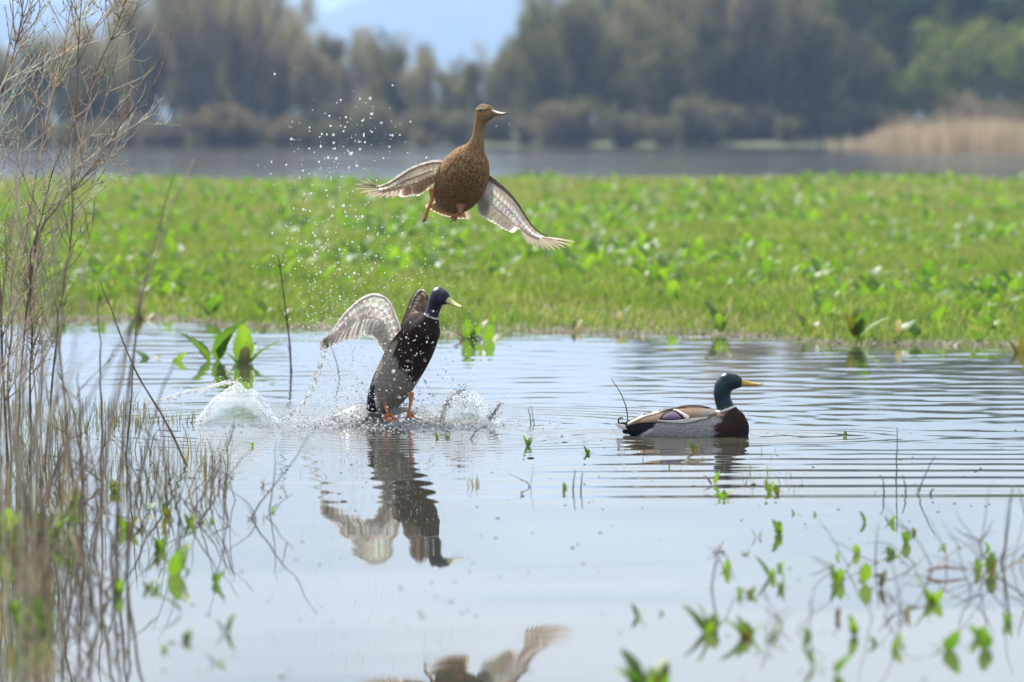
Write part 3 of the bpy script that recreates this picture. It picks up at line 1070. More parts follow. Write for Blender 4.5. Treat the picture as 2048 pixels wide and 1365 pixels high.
    def hen_cols(s):
        co, par, near_head, on_neck, hl, bx = s.info
        n = len(co)
        x, y, z = co.T
        c = np.tile(np.array([.30, .175, .085]), (n, 1))
        low = smooth(.10, -.06, z)[:, None]
        c = c * (1 - .35 * low) + np.array([.36, .25, .14]) * .35 * low
        ve = smooth(-.12, -.22, x)[:, None]
        c = c * (1 - ve) + np.array([.5, .38, .24]) * ve
        m = np.ones(n)
        hd = near_head | (on_neck & (par > .35))
        c = np.where(hd[:, None], np.array([.33, .21, .105]), c)
        m = np.where(hd, .28, m)
        m = np.where(on_neck & (par <= .5) & ~near_head, .6, m)
        crown = near_head & (hl[:, 2] > .022)
        c = np.where(crown[:, None], np.array([.19, .125, .07]), c)
        stripe = near_head & (np.abs(hl[:, 2] - .012 - .0 * hl[:, 0]) < .0045) & (np.abs(hl[:, 1]) > .012)
        c = np.where(stripe[:, None], np.array([.15, .10, .06]), c)
        brow = near_head & (np.abs(hl[:, 2] - .0205) < .004) & (np.abs(hl[:, 1]) > .010)
        c = np.where(brow[:, None], np.array([.36, .25, .14]), c)
        return c, m, np.zeros(n, int)

    def head_bits(s, hm):
        mw = s.pose @ hm
        T = lambda p: mw @ Vector(p)
        if s.hen:
            top, low, nail = (.20, .17, .14), (.30, .15, .05), (.03, .027, .025)
        else:
            top, low, nail = s.bill_col if hasattr(s, 'bill_col') else (.60, .40, .07), (.40, .27, .06), (.012, .012, .012)
        def half(upper, name, base):
            b = MB()
            n = 22
            st = crom([(q[0], q[1], q[2]) for q in BILL], n)
            bw = np.interp(st[:, 0], [q[0] for q in BILL], [q[3] for q in BILL])
            rows, cls = [], []
            for i in range(n):
                x, zt, zb = st[i]
                mid = zb + (zt - zb) * .30
                row, cr = [], []
                m = 15
                for k in range(m):
                    a = math.pi * k / (m - 1)
                    if upper:
                        p = (x, bw[i] * math.cos(a), mid + (zt - mid) * math.sin(a) ** .8)
                    else:
                        p = (x - .003, bw[i] * .88 * math.cos(a), mid - .0006 + (zb - mid) * math.sin(a) ** .7)
                    row.append(T(p))
                    cc = base
                    if s.hen and upper:
                        e = abs(math.cos(a)) ** 2
                        cc = tuple(u * (1 - e) + w * e for u, w in zip((.055, .047, .04), (.16, .085, .035)))
                        if x > .118: cc = (.06, .05, .045)
                    cr.append(cc)
                rows.append(row); cls.append(cr)
            b.grid(rows, cls)
            # close the flat side
            b.grid([[r_[0], r_[-1]] for r_ in rows], [[c_[0], c_[-1]] for c_ in cls])
            return b.build(name, M['bill'], s.root)
        up = half(True, 'upper_bill', top)
        half(False, 'lower_bill', low)
        b = MB(); b.ball(T((.134, 0, -.0095)), .0055, nail, sc=(1.1, 1.0, .62), mat=mw.to_3x3())
        b.build('bill_nail', M['bill'], up)
        for sy in (-1, 1):
            b = MB(); b.ball(T((.066, sy * .0062, .0035)), .0028, (.05, .04, .02), sc=(1.7, .6, .6), seg=8, rings=5, mat=mw.to_3x3())
            b.build('nostril', M['bill'], up)
            b = MB(); b.ball(T((.020, sy * .0245, .0135)), .0056, (.012, .008, .006), seg=12, rings=8, mat=mw.to_3x3())
            e = b.build('eye', M['eye'], s.root)
            if s.hen:
                b = MB(); b.ball(T((.020, sy * .0240, .0135)), .0066, (.45, .34, .2), sc=(1.1, .6, 1), seg=12, rings=8, mat=mw.to_3x3())
                b.build('eyelid', M['plumage'], s.root)


def feather(b, base, tip, width, nrm, c0, c1, c_tip=None, tip_from=.85, bend=0.0, rows=9, edge=1.0):
    base, tip, nrm = Vector(base), Vector(tip), Vector(nrm).normalized()
    ax = tip - base
    L_ = ax.length
    side = ax.normalized().cross(nrm).normalized()
    rw_, cl = [], []
    for i in range(rows + 1):
        t = i / rows
        prof = (0.45 + 0.55 * min(1, t / .35)) * (1 if t < .72 else math.sqrt(max(0.02, 1 - ((t - .72) / .29) ** 2)))
        w = width * .5 * prof
        ctr = base + ax * t + nrm * (bend * L_ * (t * t - t)) * 1.0 + side * (bend * .6 * L_ * t * t)
        c = tuple(a + (e - a) * t for a, e in zip(c0, c1))
        if c_tip and t >= tip_from: c = c_tip
        row = [ctr - side * w - nrm * w * .10, ctr - side * w * .1 + nrm * .0008, ctr + side * w * .55, ctr + side * w - nrm * w * .16]
        rw_.append(row)
        cl.append([tuple(x * edge for x in c), tuple(x * .8 for x in c), c, tuple(x * edge for x in c)])
    b.grid(rw_, cl)


def wing(duck, LE, TE, tips, n_sec, sec_c, prim_c, cov_c, sec_tip=None, thick=.016, sec_w=.04, prim_w=.030, split=.5, cov_reach=.62, up_c=None, prim_tip=None, face=-1, line_c=None):
    """LE / TE: leading and trailing edge as world points, shoulder to wing tip; tips: ends of the long outer feathers"""
    N = 30
    le, te = crom(LE, N), crom(TE, N)
    mid_n = np.cross(le[N // 2] - le[0], te[N // 2] - le[N // 2])
    nrm = Vector(mid_n).normalized()
    if nrm.y * face < 0: nrm = -nrm           # face -1: towards the camera side
    b = MB()
    rows_u, rows_l, cu, cl = [], [], [], []
    m = 12
    for i in range(N):
        a, c = Vector(le[i]), Vector(te[i])
        tt = i / (N - 1)
        reach = .22 * (1 - .30 * tt)
        if tt > .93: reach *= .6
        ru, rl, ccu, ccl = [], [], [], []
        for k in range(m + 1):
            t = k / m
            p = a.lerp(c, t * reach)
            th = thick * .5 * (1 - .72 * tt) * (math.sin(math.pi * min(1, .06 + t * .94)) ** .55) * (1 - .35 * t)
            if k == m: th = .0006
            wave = .0012 * math.sin(i * 2.3 + k * 1.9)
            ru.append(p + nrm * (th * .55 + wave)); rl.append(p - nrm * (th + wave * .5))
            j = 1 + .10 * math.sin(i * 1.7 + k * 2.1) + random.uniform(-.08, .08)
            lc = cov_c if (line_c is None or t > .5) else line_c
            ccu.append(tuple(x * j * .9 for x in lc)); ccl.append(tuple(x * j for x in (up_c or cov_c)))
        rows_u.append(ru); rows_l.append(rl); cu.append(ccu); cl.append(ccl)
    b.grid(rows_u, cu)
    b.tube([r_[2] - nrm * thick * .45 for r_ in rows_u], [thick * .40 * (1 - .75 * i / (N - 1)) for i in range(N)], [c_[0] for c_ in cl], n=9)
    w = b.build('wing', M['feather'], duck.root)
    # covert feathers: short overlapping rows that break the smooth surface
    for row, (f0, f1) in enumerate(((.08, .40), (.32, .66))):
        nn = int(n_sec * 1.4)
        for q in range(nn):
            t = (q + .5) / nn * (split + .30)
            i = min(int(t * (N - 1)), N - 2)
            a, c = Vector(le[i]).lerp(Vector(le[i + 1]), t * (N - 1) - i), Vector(te[i]).lerp(Vector(te[i + 1]), t * (N - 1) - i)
            out = (Vector(le[i + 1]) - Vector(le[i])).normalized()
            fb = MB()
            k = cov_reach * (1 - .3 * t) / .62
            s0, s1 = a.lerp(c, f0 * k), a.lerp(c, f1 * k) + out * .012
            cc = jit(tuple(.75 * x + .25 * y for x, y in zip(cov_c, sec_c)) if row else cov_c, .12)
            feather(fb, s0 + nrm * thick * .30 * (1 - .7 * t), s1 + nrm * (.004), (c - a).length * .26, nrm, cc, cc, rows=6, bend=.03, edge=.92)
            fb.build('covert_feather', M['feather'], w)
    # secondaries
    for q in range(n_sec):
        t = (q + .5) / n_sec * split
        i = min(int(t * (N - 1)), N - 2)
        fr = t * (N - 1) - i
        a, c = Vector(le[i]).lerp(Vector(le[i + 1]), fr), Vector(te[i]).lerp(Vector(te[i + 1]), fr)
        fb = MB()
        feather(fb, a.lerp(c, .52) - nrm * (.001 + .0008 * (q % 3)), c + Vector((random.uniform(-1, 1), 0, random.uniform(-1, 1))) * .004, sec_w * random.uniform(.9, 1.1), nrm,
                jit(sec_c, .1), jit(sec_c, .1), sec_tip, .90, bend=.05, edge=1.15)
        fb.build('secondary_feather', M['feather'], w)
    # primaries
    tp = crom(tips, max(len(tips), 10))
    for q in range(10):
        t = split + (.97 - split) * (q + .5) / 10
        i = min(int(t * (N - 1)), N - 2)
        a, c = Vector(le[i]), Vector(te[i])
        fb = MB()
        feather(fb, a.lerp(c, .25 + .2 * (1 - q / 9)) - nrm * (.0010 * (q % 4) + .001), Vector(tp[q]), prim_w * (1.15 - .35 * q / 9), nrm,
                jit(sec_c, .08), jit(prim_c, .12), prim_tip, .88, bend=.06, rows=11, edge=1.18)
        fb.build('primary_feather', M['feather'], w)
    return w


def leg(duck, pts, radii, toes, web, c=(.52, .12, .03)):
    b = MB()
    b.tube(crom(pts, 12), np.interp(np.linspace(0, 1, 12), np.linspace(0, 1, len(radii)), radii), c, n=9)
    lg = b.build('leg', M['skin'], duck.root)
    fb = MB()
    a = Vector(pts[-1])
    tv = [Vector(t) for t in toes]
    for t in tv:
        mid = a.lerp(t, .5) + Vector((0, 0, .004))
        fb.tube([a, mid, t], [.0052, .0042, .0020], c, n=7)
        fb.ball(t, .0028, tuple(x * .35 for x in c), sc=(1.3, 1, .8), seg=6, rings=4)
    if web:
        for t0, t1 in zip(tv[:-1], tv[1:]):
            rows, cls = [], []
            for i in range(6):
                s = i / 5
                rows.append([a.lerp(t0, s * .94), a.lerp((t0 + t1) / 2, s * .80) + Vector((0, 0, -.002)), a.lerp(t1, s * .94)])
                cls.append([tuple(x * .8 for x in c)] * 3)
            fb.grid(rows, cls)
    fb.build('webbed_foot', M['skin'], lg)
    return lg


def frame(fwd, left):
    f = Vector(fwd).normalized()
    u = f.cross(Vector(left)).normalized()
    l = u.cross(f)
    return Matrix((f, l, u)).transposed()


def pose_m(loc, rot):
    m = rot.to_4x4()
    m.translation = loc
    return m


def duck_rot(yaw, pitch, roll=0):
    """yaw 0 faces right along +X, positive turns the bird towards the camera"""
    y, p = R(yaw), R(pitch)
    f = Vector((math.cos(y) * math.cos(p), -math.sin(y) * math.cos(p), math.sin(p)))
    m = frame(f, (math.sin(y), math.cos(y), 0))
    return m @ Matrix.Rotation(R(roll), 3, 'X')


# ---- swimming drake
class SwimDrake(Duck):
    extra = [((.166, 0, .047), .066)]
    ring, ring_w = .19, .034
    head_a, head_b = (.003, .034, .026), (.006, .014, .038)
    bill_col = (.62, .40, .065)


SC = .000343
def sz(zx, zy): return ((zx - 1000) * SC, (890 - zy) * SC)      # outline of the swimming drake, metres
org = P(1200 + 1000 * .17578, 720 + 890 * .17578, SWIM.y)
org.z = 0.0
hx, hz_ = sz(1450, 272)
neck = [(*(lambda q: (q[0], 0, q[1]))(sz(zx, zy)), r_) for zx, zy, r_ in
        ((1480, 690, .048), (1455, 630, .042), (1428, 560, .0345), (1398, 480, .0325), (1388, 400, .0345), (1404, 330, .0365), (1450, 272, .0372))]
swim = SwimDrake('mallard_drake', org, Matrix.Translation(org), neck, Matrix.Translation((hx, 0, hz_)),
                 'green headed drake with yellow bill and grey flanks swimming on the pond', 'mallard ducks')


def patch(duck, name, upper, lower, c_fn, mat, off=.004, nx=26, nz=7, parent=None, side=-1, bulge=.003):
    """a layer of feathers lying on the body, between two outlines given in the drake's own side view"""
    u, l = crom([(*sz(*q), 0) for q in upper], nx), crom([(*sz(*q), 0) for q in lower], nx)
    rows, cls, inner = [], [], []
    for i in range(nx):
        row, cr, inn = [], [], []
        for k in range(nz):
            t = k / (nz - 1)
            x, z = u[i][:2] * (1 - t) + l[i][:2] * t
            hit = duck.local_bvh.ray_cast(Vector((x, side * .5, z)), Vector((0, -side, 0)), .5)
            if hit[0] is None:
                q = duck.local_bvh.find_nearest(Vector((x, side * .03, z)))
                base = Vector((x, side * max(.004, abs(q[0].y)), z)); nr = Vector((0, side * .5, .85)).normalized()
            else:
                base, nr = hit[0], hit[1]
                if nr.y * side < 0: nr = -nr
            e = math.sin(math.pi * (.08 + .84 * t)) * math.sin(math.pi * (.06 + .88 * i / (nx - 1))) ** .5
            row.append(duck.Wd(base + nr * (off + bulge * e)))
            inn.append(duck.Wd(base - nr * .004))
            cr.append(c_fn(i / (nx - 1), t))
        rows.append(row); cls.append(cr); inner.append(inn)
    b = MB()
    b.grid(rows, cls)
    # rim, so that the layer has thickness
    loop = [(0, k) for k in range(nz)] + [(i, nz - 1) for i in range(1, nx)] + [(nx - 1, k) for k in range(nz - 2, -1, -1)] + [(i, 0) for i in range(nx - 2, 0, -1)]
    loop.append(loop[0])
    b.grid([[rows[i][k], inner[i][k]] for i, k in loop], [[cls[i][k], cls[i][k]] for i, k in loop])
    return b.build(name, mat, parent or duck.root)


lerp3 = lambda a, b, t: tuple(x + (y - x) * t for x, y in zip(a, b))
for side in (-1, 1):
    ter = patch(swim, 'folded_wing', [(325, 742), (500, 665), (640, 630), (800, 590), (950, 566), (1100, 560), (1230, 582), (1312, 628)],
                [(322, 768), (450, 738), (600, 728), (760, 726), (960, 730), (1100, 708), (1220, 684), (1312, 640)],
                lambda i, t: jit(lerp3((.24, .15, .10), (.21, .185, .16), i), .06), M['plumage'], .003, 40, 9, side=side)
    patch(swim, 'scapular_feathers', [(830, 596), (950, 566), (1100, 558), (1230, 580), (1305, 626)], [(850, 612), (930, 640), (1010, 672), (1160, 674), (1305, 640)],
          lambda i, t: jit(lerp3((.27, .175, .11), (.25, .235, .22), smooth(.3, .95, i)), .07), M['plumage'], .007, 26, 8, ter, side)
    patch(swim, 'wing_edge', [(318, 752), (420, 700), (520, 660), (640, 632), (760, 600)], [(322, 770), (430, 718), (530, 678), (645, 648), (765, 606)],
          lambda i, t: (.60, .55, .47), M['plumage'], .008, 24, 4, ter, side)
    patch(swim, 'wing_underline', [(655, 706), (780, 708), (960, 692), (1100, 676), (1210, 668)], [(660, 716), (790, 729), (960, 731), (1100, 706), (1215, 684)],
          lambda i, t: (.62, .59, .53), M['plumage'], .006, 24, 4, ter, side)
    patch(swim, 'speculum_border', [(668, 694), (720, 645), (810, 616), (890, 634), (958, 678)], [(672, 702), (740, 708), (830, 709), (900, 702), (960, 690)],
          lambda i, t: (.012, .012, .018), M['plumage'], .0072, 22, 6, ter, side, bulge=.001)
    patch(swim, 'speculum', [(705, 690), (735, 655), (815, 627), (870, 642), (915, 682)], [(710, 697), (750, 702), (820, 703), (880, 698), (920, 690)],
          lambda i, t: lerp3((.20, .15, .20), (.09, .06, .15), t), M['plumage'], .0088, 20, 6, ter, side, bulge=.0008)
    patch(swim, 'speculum_bar', [(832, 612), (880, 612), (930, 636), (1000, 668), (1010, 690)], [(832, 618), (870, 624), (915, 652), (958, 684), (985, 706)],
          lambda i, t: (.72, .70, .67), M['plumage'], .0115, 20, 4, ter, side)
# tail
for q, (a, c_, w_, cc) in enumerate([((445, 828), (170, 756), .018, (.70, .67, .62)), ((420, 800), (190, 775), .02, (.55, .52, .48)), ((380, 770), (215, 752), .018, (.02, .02, .025)),
                                     ((400, 840), (250, 840), .02, (.015, .015, .02))]):
    for side in (-1, 1):
        (x0, z0), (x1, z1) = sz(*a), sz(*c_)
        yb = side * (.030 if q < 2 else .018)
        b = MB()
        feather(b, org + Vector((x0, yb * 1.35, z0)), org + Vector((x1, yb * .75, z1)), w_, (0, side, .55), cc, tuple(x * .95 for x in cc), bend=.0)
        b.build('tail_feather', M['plumage'], swim.root)
for side in (-1, 1):
    b = MB()
    b.tube(crom([org + Vector((sz(a, c_)[0], side * .012, sz(a, c_)[1])) for a, c_ in ((340, 730), (260, 755), (212, 745), (205, 705), (228, 686), (258, 688))], 16),
           np.linspace(.0058, .0018, 16), (.012, .012, .018), n=7)
    b.build('tail_curl', M['plumage'], swim.root)


# ---- drake taking off
class TakeoffDrake(Duck):
    slant, flank = .75, (.31, .275, .24)
    torso = [(-.262, .046, .020, .03), (-.23, .060, -.02, .062), (-.18, .080, -.048, .088), (-.10, .097, -.062, .102), (0, .107, -.066, .103), (.07, .105, -.064, .099),
             (.12, .098, -.058, .090), (.17, .088, -.046, .074), (.21, .070, -.03, .052), (.232, .05, -.01, .03), (.240, .035, .012, .012)]
    ring = .34
    head_a, head_b = (.006, .010, .026), (.028, .020, .060)
    bill_col = (.58, .52, .20)


Z2 = 600 / 2048
TD = TAKEOFF.y
def t2(zx, zy, dy=0.0): return P(420 + zx * Z2, 540 + zy * Z2, TD + dy)
rot = duck_rot(30, 56, 8)
body_c = t2(1322, 640, .0)
pm = pose_m(body_c - rot @ Vector((.0, 0, .02)), rot)
inv = pm.inverted()
neck = []
for zx, zy, dy, r_ in ((1455, 430, -.085, .062), (1492, 370, -.09, .044), (1508, 325, -.095, .031), (1520, 285, -.100, .0275), (1535, 235, -.105, .0300), (1560, 178, -.112, .0345)):
    q = inv @ t2(zx, zy, dy)
    neck.append((q.x, q.y, q.z, r_))
hrot = duck_rot(42, -14, 0)
hm = pose_m(Vector(neck[-1][:3]), (inv.to_3x3() @ hrot))
tloc = Vector((TAKEOFF.x, TAKEOFF.y, 0))
rise = TakeoffDrake('mallard_drake', tloc, pm, neck, hm, 'drake with spread wings and orange feet bursting up from splashing water', 'mallard ducks', breast_x=.02)
UG, UGD = (.88, .86, .83), (.66, .64, .61)
wing(rise, [t2(1310, 450, -.02), t2(1272, 330, -.03), t2(1215, 205, -.05), t2(1130, 163, -.06), t2(1050, 182, -.05), t2(950, 265, -.03), t2(850, 390, 0), t2(775, 490, .02)],
     [t2(1215, 610, .03), t2(1165, 520, .03), t2(1115, 455, .02), t2(1030, 455, .03), t2(960, 470, .03), t2(890, 492, .03), t2(820, 522, .03), t2(772, 538, .03)],
     [t2(1010, 468, .03), t2(950, 478, .03), t2(890, 498, .03), t2(835, 520, .03), t2(790, 540, .03), t2(762, 552, .03), t2(750, 540, .03), t2(752, 520, .03), t2(760, 505, .03), t2(772, 485, .03)],
     11, UGD, (.36, .34, .32), UG, sec_tip=(.72, .70, .68), thick=.018, sec_w=.046, prim_w=.028, split=.46, line_c=(.70, .68, .65))
wing(rise, [t2(1300, 420, .06), t2(1345, 290, .10), t2(1385, 190, .14), t2(1425, 135, .17), t2(1462, 138, .19), t2(1490, 185, .20)],
     [t2(1340, 405, .10), t2(1385, 360, .16), t2(1430, 310, .20), t2(1462, 268, .23), t2(1482, 232, .24), t2(1492, 205, .24)],
     [t2(1470, 300, .24), t2(1478, 280, .24), t2(1486, 262, .25), t2(1490, 245, .25), t2(1494, 228, .25), t2(1496, 214, .25), t2(1496, 204, .25), t2(1495, 196, .25), t2(1493, 190, .25), t2(1490, 182, .25)],
     8, (.30, .24, .20), (.26, .20, .17), (.26, .20, .16), thick=.016, sec_w=.034, prim_w=.022, split=.5, line_c=(.62, .59, .55))
leg(rise, [t2(1200, 830, -.03), t2(1188, 890, -.035), t2(1212, 975, -.05)], [.016, .0075, .0062], [t2(1180, 1042, -.08), t2(1222, 1046, -.10), t2(1278, 1034, -.08)], True, (.62, .19, .06))
leg(rise, [t2(1368, 840, -.05), t2(1372, 890, -.055), t2(1356, 965, -.06)], [.015, .0072, .0058], [t2(1345, 1015, -.09), t2(1372, 1020, -.10), t2(1402, 1012, -.08)], True, (.62, .19, .06))
for q in range(9):
    s = (q - 4) / 4
    b = MB()
    base = rise.Wd((-.20, s * .030, .030)); tip = rise.Wd((-.315 + .03 * s * s, s * .085, .028 - .012 * abs(s)))
    cc = (.45, .42, .40) if abs(s) > .55 else (.10, .09, .085)
    feather(b, base, tip, .032, rise.pose.to_3x3() @ Vector((0, 0, 1)), cc, jit(cc, .1), rows=7)
    b.build('tail_feather', M['feather'], rise.root)

# ---- flying hen
Z1 = 500 / 2007
HD = W(900, 884).y
def t1(zx, zy, dy=0.0): return P(680 + zx * Z1, 180 + zy * Z1, HD + dy)
rot = frame((.20, -.87, .44), (.93, .10, -.28))
body_c = t1(975, 735, .0)
pm = pose_m(body_c - rot @ Vector((.03, 0, .015)), rot)
inv = pm.inverted()
neck = []
for zx, zy, dy, r_ in ((1045, 560, -.12, .058), (1078, 490, -.135, .040), (1098, 430, -.142, .0285), (1108, 370, -.147, .0225), (1118, 310, -.150, .0215), (1132, 250, -.155, .0245), (1152, 188, -.165, .0300)):
    q = inv @ t1(zx, zy, dy)
    neck.append((q.x, q.y, q.z, r_))
hrot = duck_rot(48, 4, 6)
hm = pose_m(Vector(neck[-1][:3]), (inv.to_3x3() @ hrot) @ Matrix.Diagonal((.98, .98, .98)))
hloc = Vector((body_c.x, HD, 0))
hen = Duck('mallard_hen', hloc, pm, neck, hm, 'speckled brown hen duck flying up with wings swept down', 'mallard ducks', hen=True)
HB, HP = (.32, .25, .19), (.30, .215, .15)
wing(hen, [t1(862, 585, -.03), t1(760, 578, -.04), t1(660, 600, -.04), t1(560, 640, -.03), t1(470, 700, .0), t1(380, 758, .03), t1(290, 790, .05)],
     [t1(775, 720, .10), t1(700, 800, .12), t1(630, 842, .13), t1(555, 850, .13), t1(480, 862, .13), t1(400, 862, .13), t1(300, 858, .12)],
     [t1(430, 870, .14), t1(360, 870, .14), t1(290, 866, .14), t1(235, 858, .14), t1(180, 838, .14), t1(140, 812, .13), t1(112, 785, .13), t1(130, 755, .12), t1(160, 735, .12), t1(212, 720, .11)],
     12, (.58, .51, .44), (.34, .26, .19), (.86, .82, .77), sec_tip=(.78, .77, .75), thick=.017, sec_w=.044, prim_w=.017, split=.62, line_c=(.30, .24, .19))
wing(hen, [t1(1185, 690, -.03), t1(1255, 740, -.05), t1(1340, 815, -.06), t1(1420, 910, -.05), t1(1495, 1035, -.03), t1(1570, 1130, .0), t1(1660, 1185, .03)],
     [t1(1095, 880, .06), t1(1125, 985, .08), t1(1200, 1055, .09), t1(1290, 1105, .09), t1(1380, 1155, .09), t1(1470, 1205, .09), t1(1580, 1250, .08)],
     [t1(1520, 1240, .10), t1(1570, 1262, .10), t1(1620, 1278, .10), t1(1670, 1288, .10), t1(1720, 1290, .10), t1(1770, 1282, .10), t1(1820, 1268, .10), t1(1855, 1252, .10), t1(1882, 1232, .10), t1(1888, 1218, .10)],
     13, (.70, .66, .60), (.34, .26, .19), (.97, .95, .92), sec_tip=(.85, .84, .82), thick=.017, sec_w=.044, prim_w=.017, split=.62, up_c=(.30, .23, .17), line_c=(.42, .37, .32))
OR = (.46, .15, .04)
leg(hen, [t1(742, 800, -.02), t1(738, 880, -.03), t1(715, 945, -.04)], [.015, .0072, .0066], [t1(668, 1052, -.05), t1(676, 1056, -.055), t1(690, 1048, -.05)], True, OR)
leg(hen, [t1(972, 925, -.04), t1(968, 975, -.05), t1(955, 1000, -.055)], [.016, .0085, .0075], [t1(884, 1030, -.07), t1(892, 1058, -.075), t1(925, 1056, -.07)], True, (.36, .12, .04))
for q in range(11):
    s = (q - 5) / 5
    b = MB()
    base = hen.Wd((-.19, s * .032, .030)); tip = hen.Wd((-.30 + .03 * s * s, s * .085, .022))
    cc = jit((.46, .34, .22), .15)
    feather(b, base, tip, .034, hen.pose.to_3x3() @ Vector((0, 0, 1)), tuple(x * .7 for x in cc), cc, (.62, .52, .40), .88, rows=7)
    b.build('tail_feather', M['feather'], hen.root)


# ------------------------------------------------------------------ splash
def icos(pos, rad, cols=None, squash=None):
    """many small drops in one go"""
    bm = bmesh.new(); bmesh.ops.create_icosphere(bm, subdivisions=1, radius=1)
    v0 = np.array([tuple(v.co) for v in bm.verts]); f0 = np.array([[v.index for v in f.verts] for f in bm.faces]); bm.free()
    n = len(pos)
    sc = np.ones((n, 3)) if squash is None else squash
    v = (v0[None] * (rad[:, None] * sc)[:, None, :] + pos[:, None, :]).reshape(-1, 3)
    f = (f0[None] + (np.arange(n) * len(v0))[:, None, None]).reshape(-1, 3)
    return v, f


rd = np.random.default_rng(21)
PX = lambda u, v, d: np.array(P(u, v, d))
drops = []
# (centre u, centre v, spread u, spread v, number, size range px, depth)
for cu, cv, su, sv_, nn, s0, s1, dep in [
    (690, 275, 60, 45, 46, 1.5, 3.2, HD + .2), (640, 430, 50, 70, 50, 1.4, 3.0, HD + .15), (690, 300, 85, 75, 120, .7, 2.2, HD + .25), (660, 420, 70, 60, 90, .7, 2.0, HD + .25), (870, 470, 30, 28, 170, .45, 1.3, HD), (880, 440, 20, 22, 60, .4, .9, HD),
    (650, 520, 70, 50, 170, .6, 1.8, TD), (760, 540, 60, 60, 160, .6, 1.7, TD), (690, 640, 45, 45, 330, .5, 1.4, TD - .05), (640, 610, 30, 40, 140, .5, 1.4, TD),
    (820, 700, 45, 60, 170, .7, 1.8, TD - .22), (810, 745, 25, 30, 60, 1.2, 3.2, TD - .24), (920, 680, 35, 60, 260, .45, 1.2, TD), (900, 620, 25, 45, 120, .4, 1.0, TD),
    (660, 700, 26, 50, 900, .3, 1.0, TD + .02), (700, 790, 60, 30, 1300, .35, 1.3, TD + .06), (910, 800, 45, 26, 700, .35, 1.2, TD + .05), (400, 800, 70, 16, 160, .4, 1.3, TD + .02), (600, 832, 60, 12, 300, .5, 1.6, TD + .02), (700, 880, 90, 8, 260, .6, 1.8, TD - .35), (690, 755, 36, 45, 700, .35, 1.3, TD + .02), (735, 790, 30, 30, 400, .4, 1.5, TD + .05), (880, 770, 40, 34, 420, .35, 1.2, TD + .03), (680, 760, 45, 45, 260, .6, 2.0, TD), (720, 800, 60, 28, 420, .7, 2.4, TD), (900, 800, 55, 22, 300, .7, 2.2, TD), (960, 810, 35, 25, 140, .6, 2.0, TD),
    (700, 830, 60, 16, 420, .8, 2.6, TD + .05), (470, 770, 34, 5, 60, .6, 1.8, TD), (925, 790, 30, 8, 90, .7, 2.0, TD), (800, 835, 60, 10, 160, .8, 2.2, TD + .12), (330, 805, 40, 12, 70, .6, 1.8, TD), (560, 830, 40, 12, 90, .6, 2.0, TD), (1000, 280, 60, 60, 26, .5, 1.1, HD + .2),
    (800, 380, 60, 60, 70, .5, 1.3, HD + .1), (740, 860, 80, 8, 200, .8, 2.2, TD - .12)]:
    uu, vv = rd.normal(cu, su, nn), rd.normal(cv, sv_, nn)
    dd = dep + rd.normal(0, .09, nn)
    for u, v, d_ in zip(uu, vv, dd):
        p = PX(u, v, d_)
        if p[2] < .004: p[2] = rd.uniform(.002, .02)
        drops.append((p, rd.uniform(s0, s1) ** 1.0 * .5 * 2.0 / 512 * (rd.random() ** 1.6 * .9 + .5)))
pos = np.array([q[0] for q in drops]); rad = np.array([q[1] for q in drops])
v, f = icos(pos, rad, squash=rd.uniform(.8, 1.25, (len(pos), 3)))
tag(link('water_drops', np_mesh('water_drops', v, f, None, True, M['drop'])), 'spray of bright water drops flung up round the ducks', 'water drops', kind='stuff')


def water_blob(name, us, vtop, depth, label, seed, front=.10, mat='splash'):
    """a sheet of thrown water standing on the surface: ridge line us/vtop, falling away to both sides"""
    r = random.Random(seed)
    n, m = 46, 17
    uu = np.linspace(us[0], us[-1], n); vv = np.interp(uu, us, vtop)
    vv = np.convolve(np.pad(vv, 4, mode='edge'), np.ones(9) / 9, mode='valid')
    rows, foot = [], P(us[0], 853, depth).z
    for i in range(n):
        top = P(uu[i], vv[i], depth)
        h = max(top.z, .004)
        row = []
        w = front * (.25 + .75 * math.sin(math.pi * i / (n - 1)) ** .7)
        for k in range(m):
            a = math.pi * k / (m - 1)
            off = -math.cos(a) * w
            zz = h * math.sin(a) ** .8
            nn_ = mnoise.noise(Vector((uu[i] * .035 + seed, k * .35, seed * 3.1)))
            n2 = mnoise.noise(Vector((uu[i] * .11, k * .9, seed * 1.7)))
            amp = math.sin(a) * 1.9
            amp *= .8
            row.append(Vector((top.x + (.010 * nn_ + .004 * n2) * amp, top.y + off + (.02 * nn_ + .006 * n2) * amp, max(-.006, zz * (1 + .16 * nn_ + .06 * n2) - .006))))
        rows.append(row)
    b = MB()
    b.grid(rows, (1, 1, 1))
    o = b.build(name, M[mat])
    return tag(o, label, 'splash', 'sheets of thrown water')


water_blob('splash_sheet', [392, 415, 440, 465, 490, 512, 534, 560], [840, 803, 780, 768, 770, 786, 812, 846], TD + .02, 'smooth dome of thrown water beside the dry stalks', 3, .11)
water_blob('splash_sheet', [855, 880, 900, 925, 950, 975, 1000], [840, 812, 785, 778, 792, 815, 842], TD + .05, 'jagged fold of thrown water beside the rising drake', 5, .10)
water_blob('splash_sheet', [640, 680, 720, 770, 820, 860, 890], [846, 815, 800, 812, 806, 815, 848], TD + .10, 'ragged curtain of splashing water under the rising drake', 8, .12, 'curtain')


